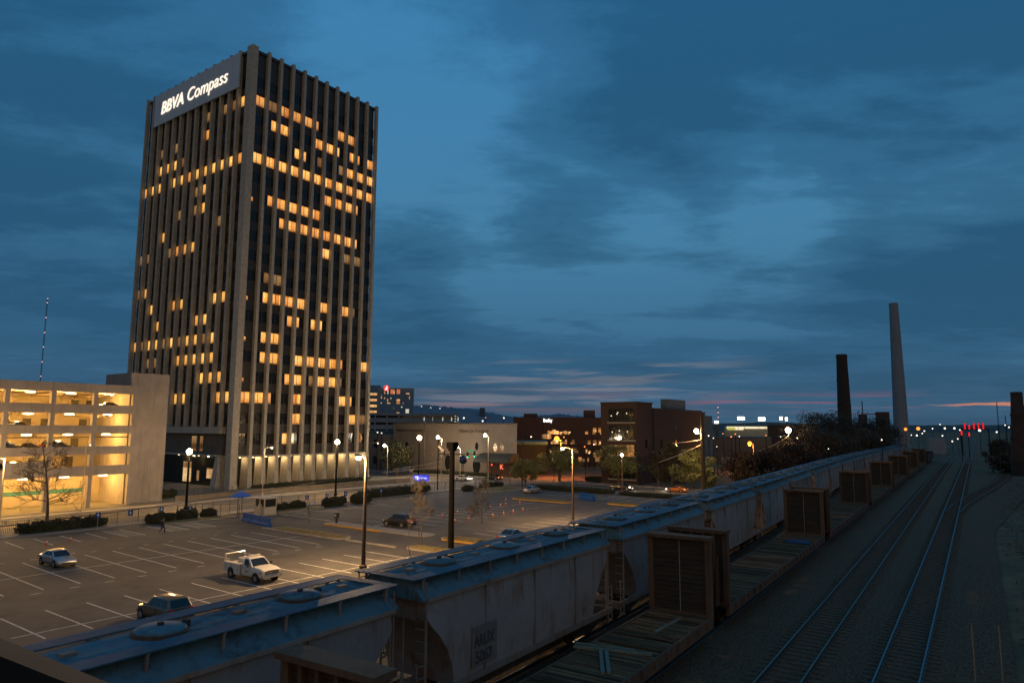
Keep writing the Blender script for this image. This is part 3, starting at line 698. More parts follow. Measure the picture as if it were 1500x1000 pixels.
m_brick = brick_mat('red_brick', (.060, .029, .019), (.044, .022, .015), (.055, .042, .034), 3.0)
BR = thing('brick_building', 'large dark red brick building with wide window bays and a grey rooftop plant room', 'building', (60, -45.6, 0))
vb = float(onu(932, 588, 60)[1])+45.6; e1_ = float(onv(955, 590, vb-45.6)[0])-60; e2_ = float(onv(1028, 600, vb-45.6)[0])-60
wall_box(BR, 'wall', 0, e1_, vb, 0, 0, 17.45, m_brick)
wall_box(BR, 'wall', e1_, e2_, vb, 0, 0, 16.35, m_brick)
wall_box(BR, 'cornice', -.15, e1_+.2, vb-.15, .1, 17.2, 17.5, m_brick)
MB().tube((e1_+.3, vb-.12, 0), (e1_+.3, vb-.12, 16.2), .09).build('downpipe', m_blackm, BR)
for k, (z0, z1) in enumerate(((13.2, 16.0), (9.4, 12.4), (5.9, 8.3), (1.2, 4.4))):
    wall_box(BR, 'window', -.05, .05, -8.0, -2.0, z0, z1, m_winlit if k == 2 else m_glass)
    mb_ = MB()
    for y in np.linspace(-8, -2, 7): mb_.box(-.09, -.04, y-.05, y+.05, z0, z1)
    mb_.box(-.09, -.04, -8, -2, (z0+z1)/2-.04, (z0+z1)/2+.04); mb_.build('window_frame', m_blackm, BR)
    wall_box(BR, 'sill', -.2, .05, -8.3, -1.7, z0-.35, z0-.05, m_conc)
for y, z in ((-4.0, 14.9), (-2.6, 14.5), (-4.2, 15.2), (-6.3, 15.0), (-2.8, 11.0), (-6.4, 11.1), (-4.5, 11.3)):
    MB().ball((-.02, y, z), .13, 8).build('reflected_lamp', bpy.data.materials.get('reflection_glow') or glow('reflection_glow', (1, .85, .55), 1.5), BR)  # glowing balls stand in for lamp reflections in the panes
wall_box(BR, 'plant_room', *((lambda a, b: (a, b))(float(onv(977, 590, vb-44.6)[0])-60, float(onv(1004, 590, vb-44.6)[0])-60)), vb+1, vb+2.6, 16.3, 18.7, mat('plant_room_metal', (.10, .12, .125), .7, var=.12))
for x, z in ((4, 8.6), (12, 8.6), (12, 4.6), (20, 8.6), (20, 12.4)): wall_box(BR, 'window', x, x+1.1, vb-.05, vb+.05, z-1, z+.8, m_glass)

def far_block(name, label, cat, x0, x1, y_top, dist, depth, m, yaw_face=True, z0=-1.0):
    "box building whose front spans photo columns x0..x1 at that distance; returns thing with local axes: X right along the front, Y away"
    a, b = at(x0, 640, dist), at(x1, 640, dist); d = b-a; w = math.hypot(d[0], d[1]); top = at((x0+x1)/2, y_top, dist)[2]
    T = thing(name, label, cat, (a[0], a[1], 0), math.atan2(d[1], d[0]))
    MB().box(0, w, 0, depth, z0, top).build('wall', m, T)
    T['w'] = w; return T, w, top
m_brick2 = brick_mat('old_brick', (.075, .044, .034), (.058, .035, .028), (.085, .068, .056), 2.0)
T, w, top = far_block('brick_warehouse', 'long low dark brick block with scattered lit windows and a small white lit roof sign', 'building', 752, 884, 611, 205, 30, m_brick2)
for i in range(60):
    x = random.uniform(.38, .99)*w; z = random.choice((2.2, 4.6, 7.2, 10.0))
    MB().box(x, x+.5+random.random()*.5, -.06, .02, z, z+.6+random.random()*.7).build('window', random.choice((m_winlit, m_winlit, m_dim)), T)
for z in (10.6, 7.0, 3.4):
    for x in (.885, .945, .985): MB().box(x*w, x*w+1.0, -.06, .02, z, z+1.3).build('window', m_winlit, T)
MB().box(.32*w, .42*w, -.05, .02, 8.6, 9.9).build('window', m_dim, T); MB().box(.38*w, .40*w, -.06, .02, 8.6, 9.9).build('window', m_winlit, T)
MB().box(.80*w, .92*w, 5, 14, top, top+2.2).build('roof_house', m_brick2, T)
MB().box(.1*w, .25*w, 8, 20, top, top+1.2).build('roof_house', m_brick2, T)
MB().box(.325*w, .435*w, -.2, -.05, top-1.6, top-1.5).build('sign_rail', m_blackm, T)
text_mesh('sign_letters', 'Bradley', 1.35, glow('cool_white_letter', (.95, .95, 1), 2.2), T, (.335*w, -.25, top-1.35), (math.pi/2, 0, 0), .05, bold=.03, sx=.62)
T, w, top = far_block('teal_roofed_shed', 'low shed with a pale teal roof edge behind the green street trees', 'shed', 757, 800, 651, 178, 10, mat('shed_wall', (.018, .02, .02), .8), z0=0)
MB().box(-.4, w+.4, -.6, 16.4, top, top+.8).build('roof', mat('teal_roof', (.05, .13, .14), .5), T)
T, w, top = far_block('grey_annex', 'narrow grey stepped building peeping out behind the brick building', 'building', 1026, 1044, 609, 300, 20, mat('grey_render', (.19, .19, .18), .9))
MB().box(0, w*.45, -.3, 12, top, top+1.6).build('roof_house', bpy.data.materials['grey_render'], T)
# hospital and its parking deck, far down the street
m_hosp = mat('pale_panel', (.17, .21, .24), .6, var=.08, scale=.1); m_bluegl = mat('sky_tinted_glass', (.02, .13, .24), .35, var=.2, scale=.1, spec=.8)  # the sky's blue reflection is put into the curtain glass base colour
T, w, top = far_block('hospital', 'glassy blue hospital block with a red round roof sign, far behind the stone building', 'hospital', 551, 605, 568, 470, 30, m_hosp, z0=0)
MB().box(.07*w, .97*w, -.15, .01, 12, top-2.2).build('glass_front', m_bluegl, T)
MB().box(-9, 1.8, 6, 26, 0, top+2).build('rear_wing', m_bluegl, T)
for z in np.linspace(9, top-5, 7): MB().box(-6.5, -.3, 5.7, 5.98, z, z+1.7).build('window', m_winlit, T)
m_redw = glow('red_room_glass', (.9, .25, .10), .5); m_whw = glow('white_room_glass', (.9, .85, .7), .55)
for i in range(30):
    c, r = random.randint(0, 9), random.randint(0, 6); x = (.1+.085*c)*w
    z = 14+(top-18)*r/6; MB().box(x, x+random.choice((.6, .7, 2.2)), -.3, -.16, z, z+random.choice((.7, 2.6, 3.0))).build('window', random.choice((m_redw, m_winlit, m_winlit, m_whw)), T)
MB().add(*(lambda n: ([(.24*w+1.9*math.cos(2*math.pi*i/n), -.6, top-.2+1.9*math.sin(2*math.pi*i/n)) for i in range(n)]+[(.24*w+1.9*math.cos(2*math.pi*i/n), -.1, top-.2+1.9*math.sin(2*math.pi*i/n)) for i in range(n)],
      [tuple(range(n))]+[tuple(range(2*n-1, n-1, -1))]+[(i, i+n, (i+1) % n+n, (i+1) % n) for i in range(n)]))(24)).build('round_sign', glow('red_disc', (.85, .04, .04), 1.0), T)
MB().add([(.24*w-.9, -.7, top-1.4), (.24*w+.7, -.7, top-1.4), (.24*w+.6, -.7, top+1.2), (.24*w+.1, -.7, top+1.2), (.24*w, -.7, top+.1), (.24*w-.9, -.7, top-.6)], [(0, 1, 2, 3, 4, 5)]).build('sign_mark', glow('white_mark', (1, .9, .85), 1.2), T)
T, w, top = far_block('parking_deck', 'long grey multi-storey parking deck in front of the hospital', 'parking deck', 541, 672, 605, 400, 30, m_hosp, z0=0)
for z in np.linspace(9.5, top-2.2, 3): MB().box(.3, w-.3, -.05, .02, z-.5, z+.9).build('opening', m_glass, T)
for x in np.linspace(.06, .97, 8): MB().box(x*w-.35, x*w+.35, -.3, .01, 6, top).build('rib', m_hosp, T)
for x in (.60, .70, .81, .91, .985): MB().box(x*w, x*w+.5, -.2, -.06, top-4.2, top-2.2).build('lamp', m_whw, T)
for z in (top-1.8, top-3.3, top-4.8): MB().box(w-2.4, w-1.0, -.2, -.06, z, z+.6).build('lamp', m_whw, T)
T, w, top = far_block('teal_canopy_building', 'low dark building with a teal fascia left of the stone building', 'building', 541, 577, 631, 215, 15, mat('teal_fascia', (.05, .10, .10), .7), z0=0)
T, w, top = far_block('hilltop_block', 'tiny block standing on the hill crest', 'building', 702, 710, 597, 3100, 30, mat('distant_render', (.06, .085, .11), .9), z0=60)
# chimneys and works by the railway
def chimney(name, label, x_t, x_b, y_t, y_b, wt, wb_, dist, m, rim):
    p = at(x_b, 640, dist); zt = at(x_t, y_t, dist)[2]; k = dist*1.0/FOC*math.hypot(1, (x_b-750)/FOC)
    T = thing(name, label, 'chimney', (p[0], p[1], 0)); s = 1019/dist*0.87
    rt, rb = wt/2/(FOC/dist)*1.0, wb_/2/(FOC/dist)
    MB().lathe([(rb, -2), (rb*.98, 2), (rt+(rb-rt)*.5, zt*.5), (rt, zt-.4), (rt*.8, zt)], n=24).build('shaft', m, T, smooth=True)
    for f_ in (.25, .5, .75): rr_ = rb+(rt-rb)*f_; MB().lathe([(rr_*1.0+.12, zt*f_-.25), (rr_*1.0+.12, zt*f_+.25)], n=24).build('band', m, T)
    MB().lathe([(rt*1.02, zt-2.2), (rt*rim, zt-1.6), (rt*rim, zt-.2), (rt*1.0, zt)], n=24).build('rim', m, T)
    return T
m_cch = mat('pale_chimney_concrete', (.17, .20, .225), .9, var=.12, scale=.15, stretch=(1, 1, .3)); m_bch = mat('sooty_brick', (.030, .022, .018), .95, var=.3, scale=.6)
chimney('concrete_chimney', 'very tall pale concrete chimney beside the railway', 1310.5, 1321, 444, 650, 10.5, 18.5, 430, m_cch, 1.03)
chimney('brick_chimney', 'shorter dark brick chimney rising out of the trees', 1236.5, 1239, 519, 612, 13, 19.5, 330, m_bch, 1.06)
chimney('brick_chimney', 'stubby dark chimney standing right of the railway lines', 1487.5, 1494, 574, 700, 11.5, 24, 190, m_bch, 1.05)
T, w, top = far_block('works_building', 'dark brick works building between the two chimneys', 'building', 1284, 1305, 603, 360, 20, m_brick2, z0=0)
MB().tube((-4, 3, top-1), (w*.4, 3, top-.8), .25).build('pipe', m_blackm, T); MB().tube((-5.2, 3, 0), (-5.2, 3, top+5), .25).build('mast', m_blackm, T)
MB().box(-7, -3.5, 1, 8, 0, top-1.0).build('bin', m_brick2, T)
T, w, top = far_block('rail_shed', 'long low dark brick shed in front of the stadium lights', 'shed', 1125, 1190, 622, 300, 20, m_brick2, z0=0)
T, w, top = far_block('warehouse', 'low dark flat-roofed warehouse beyond the orange street lamp', 'warehouse', 1046, 1130, 640, 222, 20, mat('dark_siding', (.05, .05, .052), .8, var=.2, scale=.3), z0=0)
MB().box(2, w-2, -.1, .01, 1.2, 3.4).build('loading_doors', mat('pale_doors', (.12, .12, .13), .6), T)
T, w, top = far_block('rail_yard_shed', 'small pale grey shed at the far end of the wagon row', 'shed', 1360, 1385, 642, 330, 10, mat('pale_shed', (.22, .24, .25), .7), z0=0)
# stadium glow: stand with four floodlight racks
T, w, top = far_block('stadium_stand', 'brightly lit low stadium stand on the horizon', 'stadium', 1062, 1130, 624.5, 780, 40, mat('stand_concrete', (.30, .27, .2), .9), z0=0)
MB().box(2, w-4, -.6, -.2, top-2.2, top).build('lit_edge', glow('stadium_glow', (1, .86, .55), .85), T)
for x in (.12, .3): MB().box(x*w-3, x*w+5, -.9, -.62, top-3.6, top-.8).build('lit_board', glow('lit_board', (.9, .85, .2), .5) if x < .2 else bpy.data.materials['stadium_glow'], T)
m_flood = glow('floodlight_lens', (1, .93, .72), 9)
for x0, x1, yt, lab in ((1080, 1091, 610, 'leftmost'), (1110.5, 1121, 611, 'second'), (1142, 1146, 610, 'third'), (1150, 1154, 611, 'rightmost')):
    a, b, q = at(x0, yt, 760), at(x1, yt+5, 760), at(x0, 626, 760)
    T = thing('floodlight_mast', f'{lab} of the four stadium floodlight racks', 'floodlight', (a[0], a[1], 0), math.atan2(b[1]-a[1], b[0]-a[0]), 'stadium floodlights')
    ww = math.hypot(b[0]-a[0], b[1]-a[1])
    for s in (.06, .94): MB().tube((ww*s, 0, 0), (ww*s, 0, a[2]), .22).build('mast', m_galv, T)
    rk = MB()
    for i in range(5):
        for j in range(2): rk.box(ww*(i+.12)/5, ww*(i+.88)/5, -.5, -.1, b[2]+(a[2]-b[2])*(j+.1)/2, b[2]+(a[2]-b[2])*(j+.85)/2)
    rk.build('lamp_rack', m_flood, T)
# ---------------------------------------------------------------- foliage
RNG = np.random.default_rng(5)
def quads_obj(name, Q, m, parent=None):
    n = len(Q); me = bpy.data.meshes.new(name); me.vertices.add(4*n); me.loops.add(4*n); me.polygons.add(n)
    me.vertices.foreach_set('co', Q.reshape(-1).astype(np.float32)); me.loops.foreach_set('vertex_index', np.arange(4*n, dtype=np.int32))
    me.polygons.foreach_set('loop_start', np.arange(0, 4*n, 4, dtype=np.int32)); me.polygons.foreach_set('loop_total', np.full(n, 4, np.int32)); me.update(); me.validate()
    me.materials.append(m); o = bpy.data.objects.new(name, me); COL.objects.link(o)
    if parent: o.parent = parent
    return o
def leaf_quads(P, size, asp=.6):
    n = len(P); a = RNG.normal(size=(n, 3)); a /= np.linalg.norm(a, axis=1)[:, None]; b = np.cross(a, RNG.normal(size=(n, 3))); b /= np.linalg.norm(b, axis=1)[:, None]
    s = size*RNG.uniform(.6, 1.3, (n, 1)); a = a*s; b = b*s*asp
    return np.stack([P-a-b, P+a-b, P+a+b, P-a+b], 1)
def hedge(label, u0, u1, v0, v1, h, cat='hedge', m=None, z0=0.0, name='hedge'):
    cx, cy = (u0+u1)/2, (v0+v1)/2; T = thing(name, label, cat, (cx, cy, z0))
    area = (u1-u0)*(v1-v0)+2*h*((u1-u0)+(v1-v0)); n = int(min(15000, area*300))
    X = RNG.uniform(-1, 1, (n*2, 3)); r = (np.abs(X)**3.4).sum(1)**(1/3.4); X = X[(r < 1.0) & (r > .72)][:n]
    w = .12*np.sin(X[:, 0:1]*(u1-u0)*1.7+cx)+.08*np.sin(X[:, 0:1]*(u1-u0)*4.1)
    P = np.concatenate([X[:, :1]*(u1-u0)/2, X[:, 1:2]*(v1-v0)/2, (X[:, 2:]*.5+.5)*h*(1+w)], 1)+RNG.normal(0, .05, (len(X), 3))
    P[:, 2] = np.maximum(P[:, 2], .03)
    quads_obj('foliage', leaf_quads(P, .062), m or m_leaf, T)
    inner = MB(); inner.lathe([(.75, .02), (.95, .25), (.9, .65), (.55, .84)], n=14)
    inner.v = [(x*(u1-u0)/2*.86, y*(v1-v0)/2*.86, z*h) for x, y, z in inner.v]; inner.build('stems', m_leaf, T, smooth=True)
    return T
def hu(x, y, v=-32.6): return onz(x, y)[0] if v is None else onv(x, y, v)[0]
HL = [('long low hedge behind the silver sedan, below the garage', 18, 166, 1.25), ('rounded hedge behind the walking person', 214, 261, 1.15), ('round bush right of the hedge behind the walking person', 262, 291, 1.3),
      ('single round bush by the gate fence, left of the ticket booth', 298, 319, 1.1), ('dark bush right behind the ticket booth', 396, 410, 1.15), ('smaller bush right of the ticket booth', 411, 425, 1.0), ('bush over the dry grass right of the ticket booth', 426, 451, 1.15),
      ('bush at the foot of the tall dark street lamp', 474, 511, 1.25), ('round bush behind the wooden lot lamp pole', 517, 547, 1.35), ('longest hedge of the lot, under the evergreen tree', 549, 652, 1.55),
      ('small bush near the white street car', 680, 697, .95), ('wide hedge below the dark street car', 704, 742, 1.15)]
for lab, a, b, h_ in HL:
    yv = lambda x: interp(x, [(18, 784), (166, 772), (261, 764), (320, 757), (450, 745), (512, 739), (550, 735), (655, 722), (742, 714)])
    ua, ub_ = onz(a, yv(a))[0], onz(b, yv(b))[0]; va, vb = onz(a, yv(a))[1], onz(b, yv(b))[1]; v = (va+vb)/2
    if a == 549: v = -32.0
    hedge(lab, ua, max(ub_, ua+1.3), v-.1, v+1.2, h_)
hedge('long hedge along the crossing road, behind the far silver car', 38.2, 39.6, -60, -41.5, .8)
hedge('low hedge along the crossing road near the orange sports car', 37.6, 39.2, -78, -61, .6)
hedge('ground-cover hedge at the foot of the tower columns', 3.2, 33.5, -2.6, -1.0, .75, z0=.16)
hedge('small dark hedge between the garage and the tower', -17, -13.2, -6.4, -5.2, 1.3, z0=.16)
hedge('hedge in front of the brick paving across the crossing road', 60.4, 61.8, -46.5, -41, 1.2, z0=.1)
hedge('hedge strip in front of the stone building', 57.8, 59, -18, 12, .8, z0=.1)
# dry shrubs on the dark bank beside the wagons
def tree(name, label, base, h, spread, m, dense=1.0, trunk_h=.28, trunk_r=None, shape='round', leaf=.22, n=3200, group=None, cat='tree', gaps=.36):
    "tapered trunk with limbs, crown of separate leaf clumps spread through an uneven volume"
    T = thing(name, label, cat, base, 0, group); rs = random.Random(hash(label) % 9999 if False else sum(map(ord, label)))
    r = trunk_r or h*.022
    tb = MB(); tb.tube((0, 0, -.1), (0, 0, h*trunk_h), r*1.25, r, 8)
    C = []
    k = int(22*dense)+8
    for i in range(k):
        a = rs.uniform(0, 2*math.pi); q = rs.random()
        if shape == 'cone':
            z = h*(trunk_h*.6+(1-trunk_h*.6)*q**1.1); rad = spread*(1-q)**.8*rs.uniform(.35, 1)+.1
        else:
            z = h*(trunk_h+(1-trunk_h)*(.08+.86*q)); rad = spread*math.sqrt(max(0, 1-((q-.45)/.62)**2))*rs.uniform(.2, 1.0)
        C.append((rad*math.cos(a), rad*math.sin(a), z, rs.uniform(.6, 1.15)))
    for c in C[:14]:
        z0 = h*trunk_h*rs.uniform(.7, 1.05); m_ = np.array([c[0]*.5, c[1]*.5, z0+(c[2]-z0)*.55])
        tb.tube((0, 0, z0), m_, r*.55, r*.3, 5).tube(m_, c[:3], r*.3, r*.1, 5)
    tb.tube((0, 0, h*trunk_h), (rs.uniform(-.2, .2), rs.uniform(-.2, .2), h*.9), r, r*.2, 6)
    tb.build('trunk', m_bark, T, smooth=True)
    Q = []
    for c in C:
        s = spread*gaps*c[3]; nn = int(n/len(C)); P = RNG.normal(size=(nn, 3)); P /= np.linalg.norm(P, axis=1)[:, None]
        P *= (RNG.random((nn, 1))**.45)*np.array([[s, s, s*.75]]); Q.append(P+np.array(c[:3]))
    Q = np.concatenate(Q); Q = Q[Q[:, 2] > h*trunk_h*.5]
    quads_obj('crown', leaf_quads(Q, leaf), m, T)
    return T
def bare_tree(name, label, base, h, spread, depth=5, seed=1, r=None, up=.55, first=.3, dens=1.0, lean=(0, 0)):
    T = thing(name, label, 'bare tree', base); rs = random.Random(seed); r = r or h*.014
    tk, tw = MB(), MB()
    def grow(p, d, l, rad, lev):
        q = p+d*l; (tk if lev < 2 else tw).tube(p, q, max(rad, .016), max(rad*.62, .013), 5 if lev < 2 else 4, False)
        if lev >= depth: return
        nb = 2 if lev else 0
        for i in range(rs.choice((2, 3, 3, 4))):
            a = np.array([rs.gauss(0, 1), rs.gauss(0, 1), rs.gauss(.15, .6)]); a -= d*(a@d); a /= np.linalg.norm(a)+1e-6
            k = rs.uniform(.45, .95); e = d*(1-k*.45)+a*k*.75+np.array([0, 0, .10]); e /= np.linalg.norm(e)
            grow(p+d*l*rs.uniform(.55, 1), e, l*rs.uniform(.58, .82), rad*.58, lev+1)
    p = np.array([0, 0, -.1]); lead = np.array([lean[0], lean[1], 1.0]); lead /= np.linalg.norm(lead)
    steps = 9; seg = h*.92/steps; rad = r
    for i in range(steps):
        q = p+lead*seg; tk.tube(p, q, rad, rad*.88, 7, False)
        f = i/steps
        if f > first-.12:
            for j in range(max(1, int(rs.choice((3, 4, 4))*dens))):
                a = rs.uniform(0, 2*math.pi); u = up*(.45+f*.8); d = np.array([math.cos(a), math.sin(a), u]); d /= np.linalg.norm(d)
                grow(p+lead*seg*rs.random(), d, spread*(.62-.38*f)*rs.uniform(.7, 1.1), rad*.42, 2)
        p = q; rad *= .84; lead = lead+np.array([rs.gauss(0, .05), rs.gauss(0, .05), 0]); lead /= np.linalg.norm(lead)
    tk.build('trunk', m_bark, T, smooth=True); tw.build('crown', mat('twig_bark', (.10, .08, .06), .95, var=.3) if 'twig_bark' not in bpy.data.materials else bpy.data.materials['twig_bark'], T)
    return T
bare_tree('bare_tree', 'wide bare tree in front of the glowing garage, behind the hedge', (-39.2, -24.0, .1), 10.4, 4.3, 5, 3, .21, .34, .30, 1.4)
bare_tree('bare_tree', 'tall bare tree on the grass island beside the dark camera pole', (-23.8, -71.2, .2), 6.9, 2.1, 5, 11, .095, .8, .38, 1.2)
bare_tree('bare_tree', 'twiggy bare tree standing among the orange cones', (-6.2, -64.9, 0), 5.6, 1.75, 5, 21, .07, .75, .22)
bare_tree('bare_tree', 'crooked two-stemmed sapling at the wagons, left of the camera pole', (-27.6, -73.4, 0), 4.4, .9, 3, 5, .05, 1.3, .5, .5, (-.18, .1))
bare_tree('bare_tree', 'slender sapling behind the parked black SUV', (-22.5, -69.6, .2), 5.6, 1.0, 4, 31, .055, 1.2, .5, .7)
bare_tree('bare_tree', 'thin sapling on the dry grass right of the blue barrier', (-19.0, -47.6, .1), 3.2, .7, 3, 41, .03, 1.0, .3, .6)
tree('evergreen_tree', 'dark evergreen tree lit from behind in front of the stone building', (48.5, 5.2, .16), 8.3, 4.6, m_leaf, 1.8, .24, .3, leaf=.13, n=11000)
tree('street_tree', 'bright green young tree behind the far silver car', (42.4, -37.7, 0), 5.2, 2.9, m_leafg, 1.2, .22, .1, leaf=.11, n=6600)
tree('street_tree', 'spreading olive street tree under the orange lamp, in front of red paving', (57.8, -36.2, .1), 7.3, 5.0, m_leafg, 1.6, .30, .26, leaf=.11, n=8360, gaps=.30)
tree('street_tree', 'broad olive tree before the lit window of the brick building', (57.6, -51.0, .1), 8.0, 5.0, m_leafg, 1.6, .22, .24, leaf=.11, n=9240, gaps=.33)
tree('street_tree', 'narrow rust-tinted tree at the corner of the brick building', (58.4, -59.6, .1), 7.6, 2.2, m_leafd, 1.2, .2, .16, leaf=.11, n=4840, gaps=.35)
tree('street_tree', 'pointed dark green conifer beside the brick building', (59.5, -62.2, .1), 10.2, 3.2, m_leafd, 1.4, .14, .2, 'cone', leaf=.11, n=7920, gaps=.25)
tree('street_tree', 'tall rounded green tree left of the utility pole', (57.9, -67.2, .1), 7.4, 4.0, m_leafg, 1.5, .2, .2, leaf=.11, n=7920)
tree('street_tree', 'low leafy bush-like tree at the foot of the utility pole', (52.8, -72.0, .1), 4.4, 2.0, m_leafg, 1.1, .12, .12, leaf=.11, n=4840)
m_redlit = mat('redlit_leaf', (.055, .032, .018), .9, var=.5, scale=.6)  # reddish lamp light on these bushes is put into the leaf colour
for i, (x, yb, yt, dist, sp, mm, lab) in enumerate((
    (1085, 694, 664, 150, 4.6, m_redlit, 'rust-coloured bushy tree left of the orange street lamp'), (1128, 690, 660, 160, 5.2, m_redlit, 'rust-coloured bushy tree right of the orange street lamp'),
    (1165, 682, 652, 175, 5.5, m_redlit, 'dark rust bush at the foot of the bright utility lamp'),
    (1182, 668, 618, 215, 9, m_leafd, 'dark scrub tree left of the brick chimney, nearest the bright utility lamp'), (1204, 666, 606, 225, 9.5, m_leafd, 'tall dark scrub tree just left of the brick chimney'),
    (1226, 662, 604, 235, 9, m_leafd, 'dark scrub tree in front of the brick chimney'), (1252, 660, 605, 240, 9, m_leafd, 'dark scrub tree just right of the brick chimney'),
    (1276, 656, 610, 250, 8.5, m_leafd, 'dark scrub tree below the works building'), (1298, 654, 616, 262, 7.5, m_leafd, 'dark scrub tree at the foot of the tall chimney'),
    (1215, 672, 634, 190, 7.5, m_leafd, 'lower dark thicket below the brick chimney'), (1262, 664, 630, 205, 7.5, m_leafd, 'lower dark thicket left of the tall chimney'))):
    b = at(x, yb, dist); tp = at(x, yt, dist)[2]
    tree('scrub_tree', lab, (b[0], b[1], 0), tp, sp, mm, 1.5, .12, .2, leaf=.17, n=5200, gaps=.34)
for i, (x, dist, hh, sp, lab) in enumerate(((1480, 200, 5.5, 4.5, 'dark tree at the right edge below the brick chimney stub'), (1466, 260, 7, 5, 'dark far tree right of the railway lines'))):
    b = at(x, 660, dist); tree('bank_tree', lab, (b[0], b[1], ground_z(b[0], b[1])-.2), hh, sp, m_leafd, 1.3, .15, .2, leaf=.22, n=2600)
# scrub and weeds on the bank, one uncountable cover
P = []
for k in range(2600):
    u = random.uniform(-95, 110); v = hop_v(u)+random.uniform(7.0, 21)
    if v > -77: continue
    z = ground_z(u, v); hgt = random.uniform(.1, .55)
    for j in range(4): P.append((u+random.gauss(0, .18), v+random.gauss(0, .18), z+hgt*random.random()))
for k in range(5200):
    u = random.uniform(-85, 220); v = t2_v(u)-random.uniform(4.5, 26); z = ground_z(u, v); hgt = random.uniform(.1, .9)
    for j in range(4): P.append((u+random.gauss(0, .22), v+random.gauss(0, .22), z+hgt*random.random()))
o = quads_obj('weeds', leaf_quads(np.array(P), .13, .22), mat('dead_weed', (.10, .075, .035), .95, var=.5, scale=.5)); struct(o, 'stuff')

# ---------------------------------------------------------------- street lamps
m_lens_w = glow('lamp_lens', (1, .84, .58), 30); m_lens_o = glow('sodium_lens', (1, .24, .022), 3.4); m_lens_d = glow('dim_lens', (1, .86, .66), 5)
m_polep = mat('pale_pole', (.36, .30, .22), .6, .3, var=.1); m_poled = mat('dark_pole', (.007, .006, .0055), .8, var=.2, spec=.1)
def street_lamp(label, base, h, arm, m_p, m_l, power, col, r=.11, head=.32, light_dz=-.35, cat='street lamp', double=False, ball=False, name='street_lamp', group=None):
    "pole with arm(s): arm = (dx, dy); light hangs under the head"
    T = thing(name, label, cat, base, 0, group)
    MB().lathe([(r*2.2, 0), (r*2.2, .25), (r*1.2, .35), (r*.75, h)], n=10).build('pole', m_p, T)
    al = math.hypot(*arm)
    if al > .01:
        MB().path([(0, 0, h-.35), (arm[0]*.35, arm[1]*.35, h-.02), (arm[0], arm[1], h+.05)], r*.5, 6).build('arm', m_p, T)
    hx, hy = arm
    d = (arm[0]/al, arm[1]/al) if al > .01 else (1, 0)
    if ball: MB().ball((hx, hy, h+.1), head, 12).build('lamp', m_l, T, smooth=True)
    else:
        b = MB().lathe([(head*.5, -.12), (head*.95, 0), (head*.9, .1), (head*.3, .2)], n=12); b.v = [(x*(1.5 if abs(d[0]) > abs(d[1]) else 1)+hx, y*(1.5 if abs(d[1]) > abs(d[0]) else 1)+hy, z+h+.02) for x, y, z in b.v]; b.build('lamp_head', m_p, T)
        MB().ball((hx, hy, h-.12), head*.82, 12, .7).build('lamp', m_l, T, smooth=True)
    if power: lamp_light('lamp_glow', T, (hx, hy, h+light_dz-.3), power, col, .25)
    return T
LP = 9600
street_lamp('tall dark street lamp blazing in front of the garage stair tower', (-20.3, -21.5, 0), 8.1, (0, 0), m_poled, m_lens_w, LP*.7, SOD, .16, .42, -.2, ball=True)
street_lamp('tall dark street lamp blazing in front of the right half of the tower', (6.4, -22.3, 0), 9.1, (0, 0), m_poled, m_lens_w, LP, SOD, .16, .42, -.2, ball=True)
street_lamp('blazing street lamp in front of the stone building', (46.2, -4.4, 0), 9.2, (0, 0), m_poled, m_lens_w, LP*.9, SOD, .16, .55, -.2, ball=True)
street_lamp('pale curved-arm street lamp before the tower columns, near the blue umbrella', (-2.9, -14.5, .12), 8.2, (1.0, -.7), m_polep, m_lens_d, 500, WHITE, .09, .22)
street_lamp('pale curved-arm street lamp at the right edge of the tower', (20.2, -15.1, .12), 8.6, (1.6, -1.1), m_polep, m_lens_d, 0, WHITE, .09, .16)
street_lamp('wooden lamp pole at the edge of the lot, beside the wagons', (-33.9, -73.95, 0), 9.4, (-.45, .5), m_wood, m_lens_w, LP*1.0, SOD, .15, .30)
street_lamp('lamp pole of the far lot with a lit head, in front of the street trees', (1.8, -73.3, 0), 9.4, (-1.0, .9), mat('rusty_pole', (.08, .045, .025), .8, var=.2), m_lens_w, LP*.75, SOD, .12, .28)
street_lamp('lamp at the left edge of the picture by the garage entrance', (-42.6, -19.5, 0), 7.9, (-.8, 0), m_polep, m_lens_d, 3000, SOD, .10, .26)
street_lamp('slim pale lamp post in front of the garage columns, behind the bare tree', (-31.4, -14.5, .12), 9.2, (.5, 0), m_polep, m_lens_d, 0, SOD, .07, .12)
for x, yb, yt, dist, lab, r_, pw in ((567, 697, 653, 165, 'small lit lamp left of the evergreen tree', .34, 900), (674, 690, 655, 170, 'small lit lamp above the dark sphere sculpture', .34, 900), (646, 700, 641, 145, 'bright lamp head left of the dark camera pole', .34, 1500), (715, 694, 638, 160, 'lamp in front of the right wing of the stone building', .36, 900), (762, 660, 649, 230, 'curved pale lamp between the stone building and the brick warehouse', .25, 300)):
    b = at(x, yb, dist); hz = at(x, yt, dist)[2]
    street_lamp(lab, (b[0], b[1], 0), hz, (-.7, .4), m_polep, m_lens_w, pw, WHITE, .08, r_, ball=True)
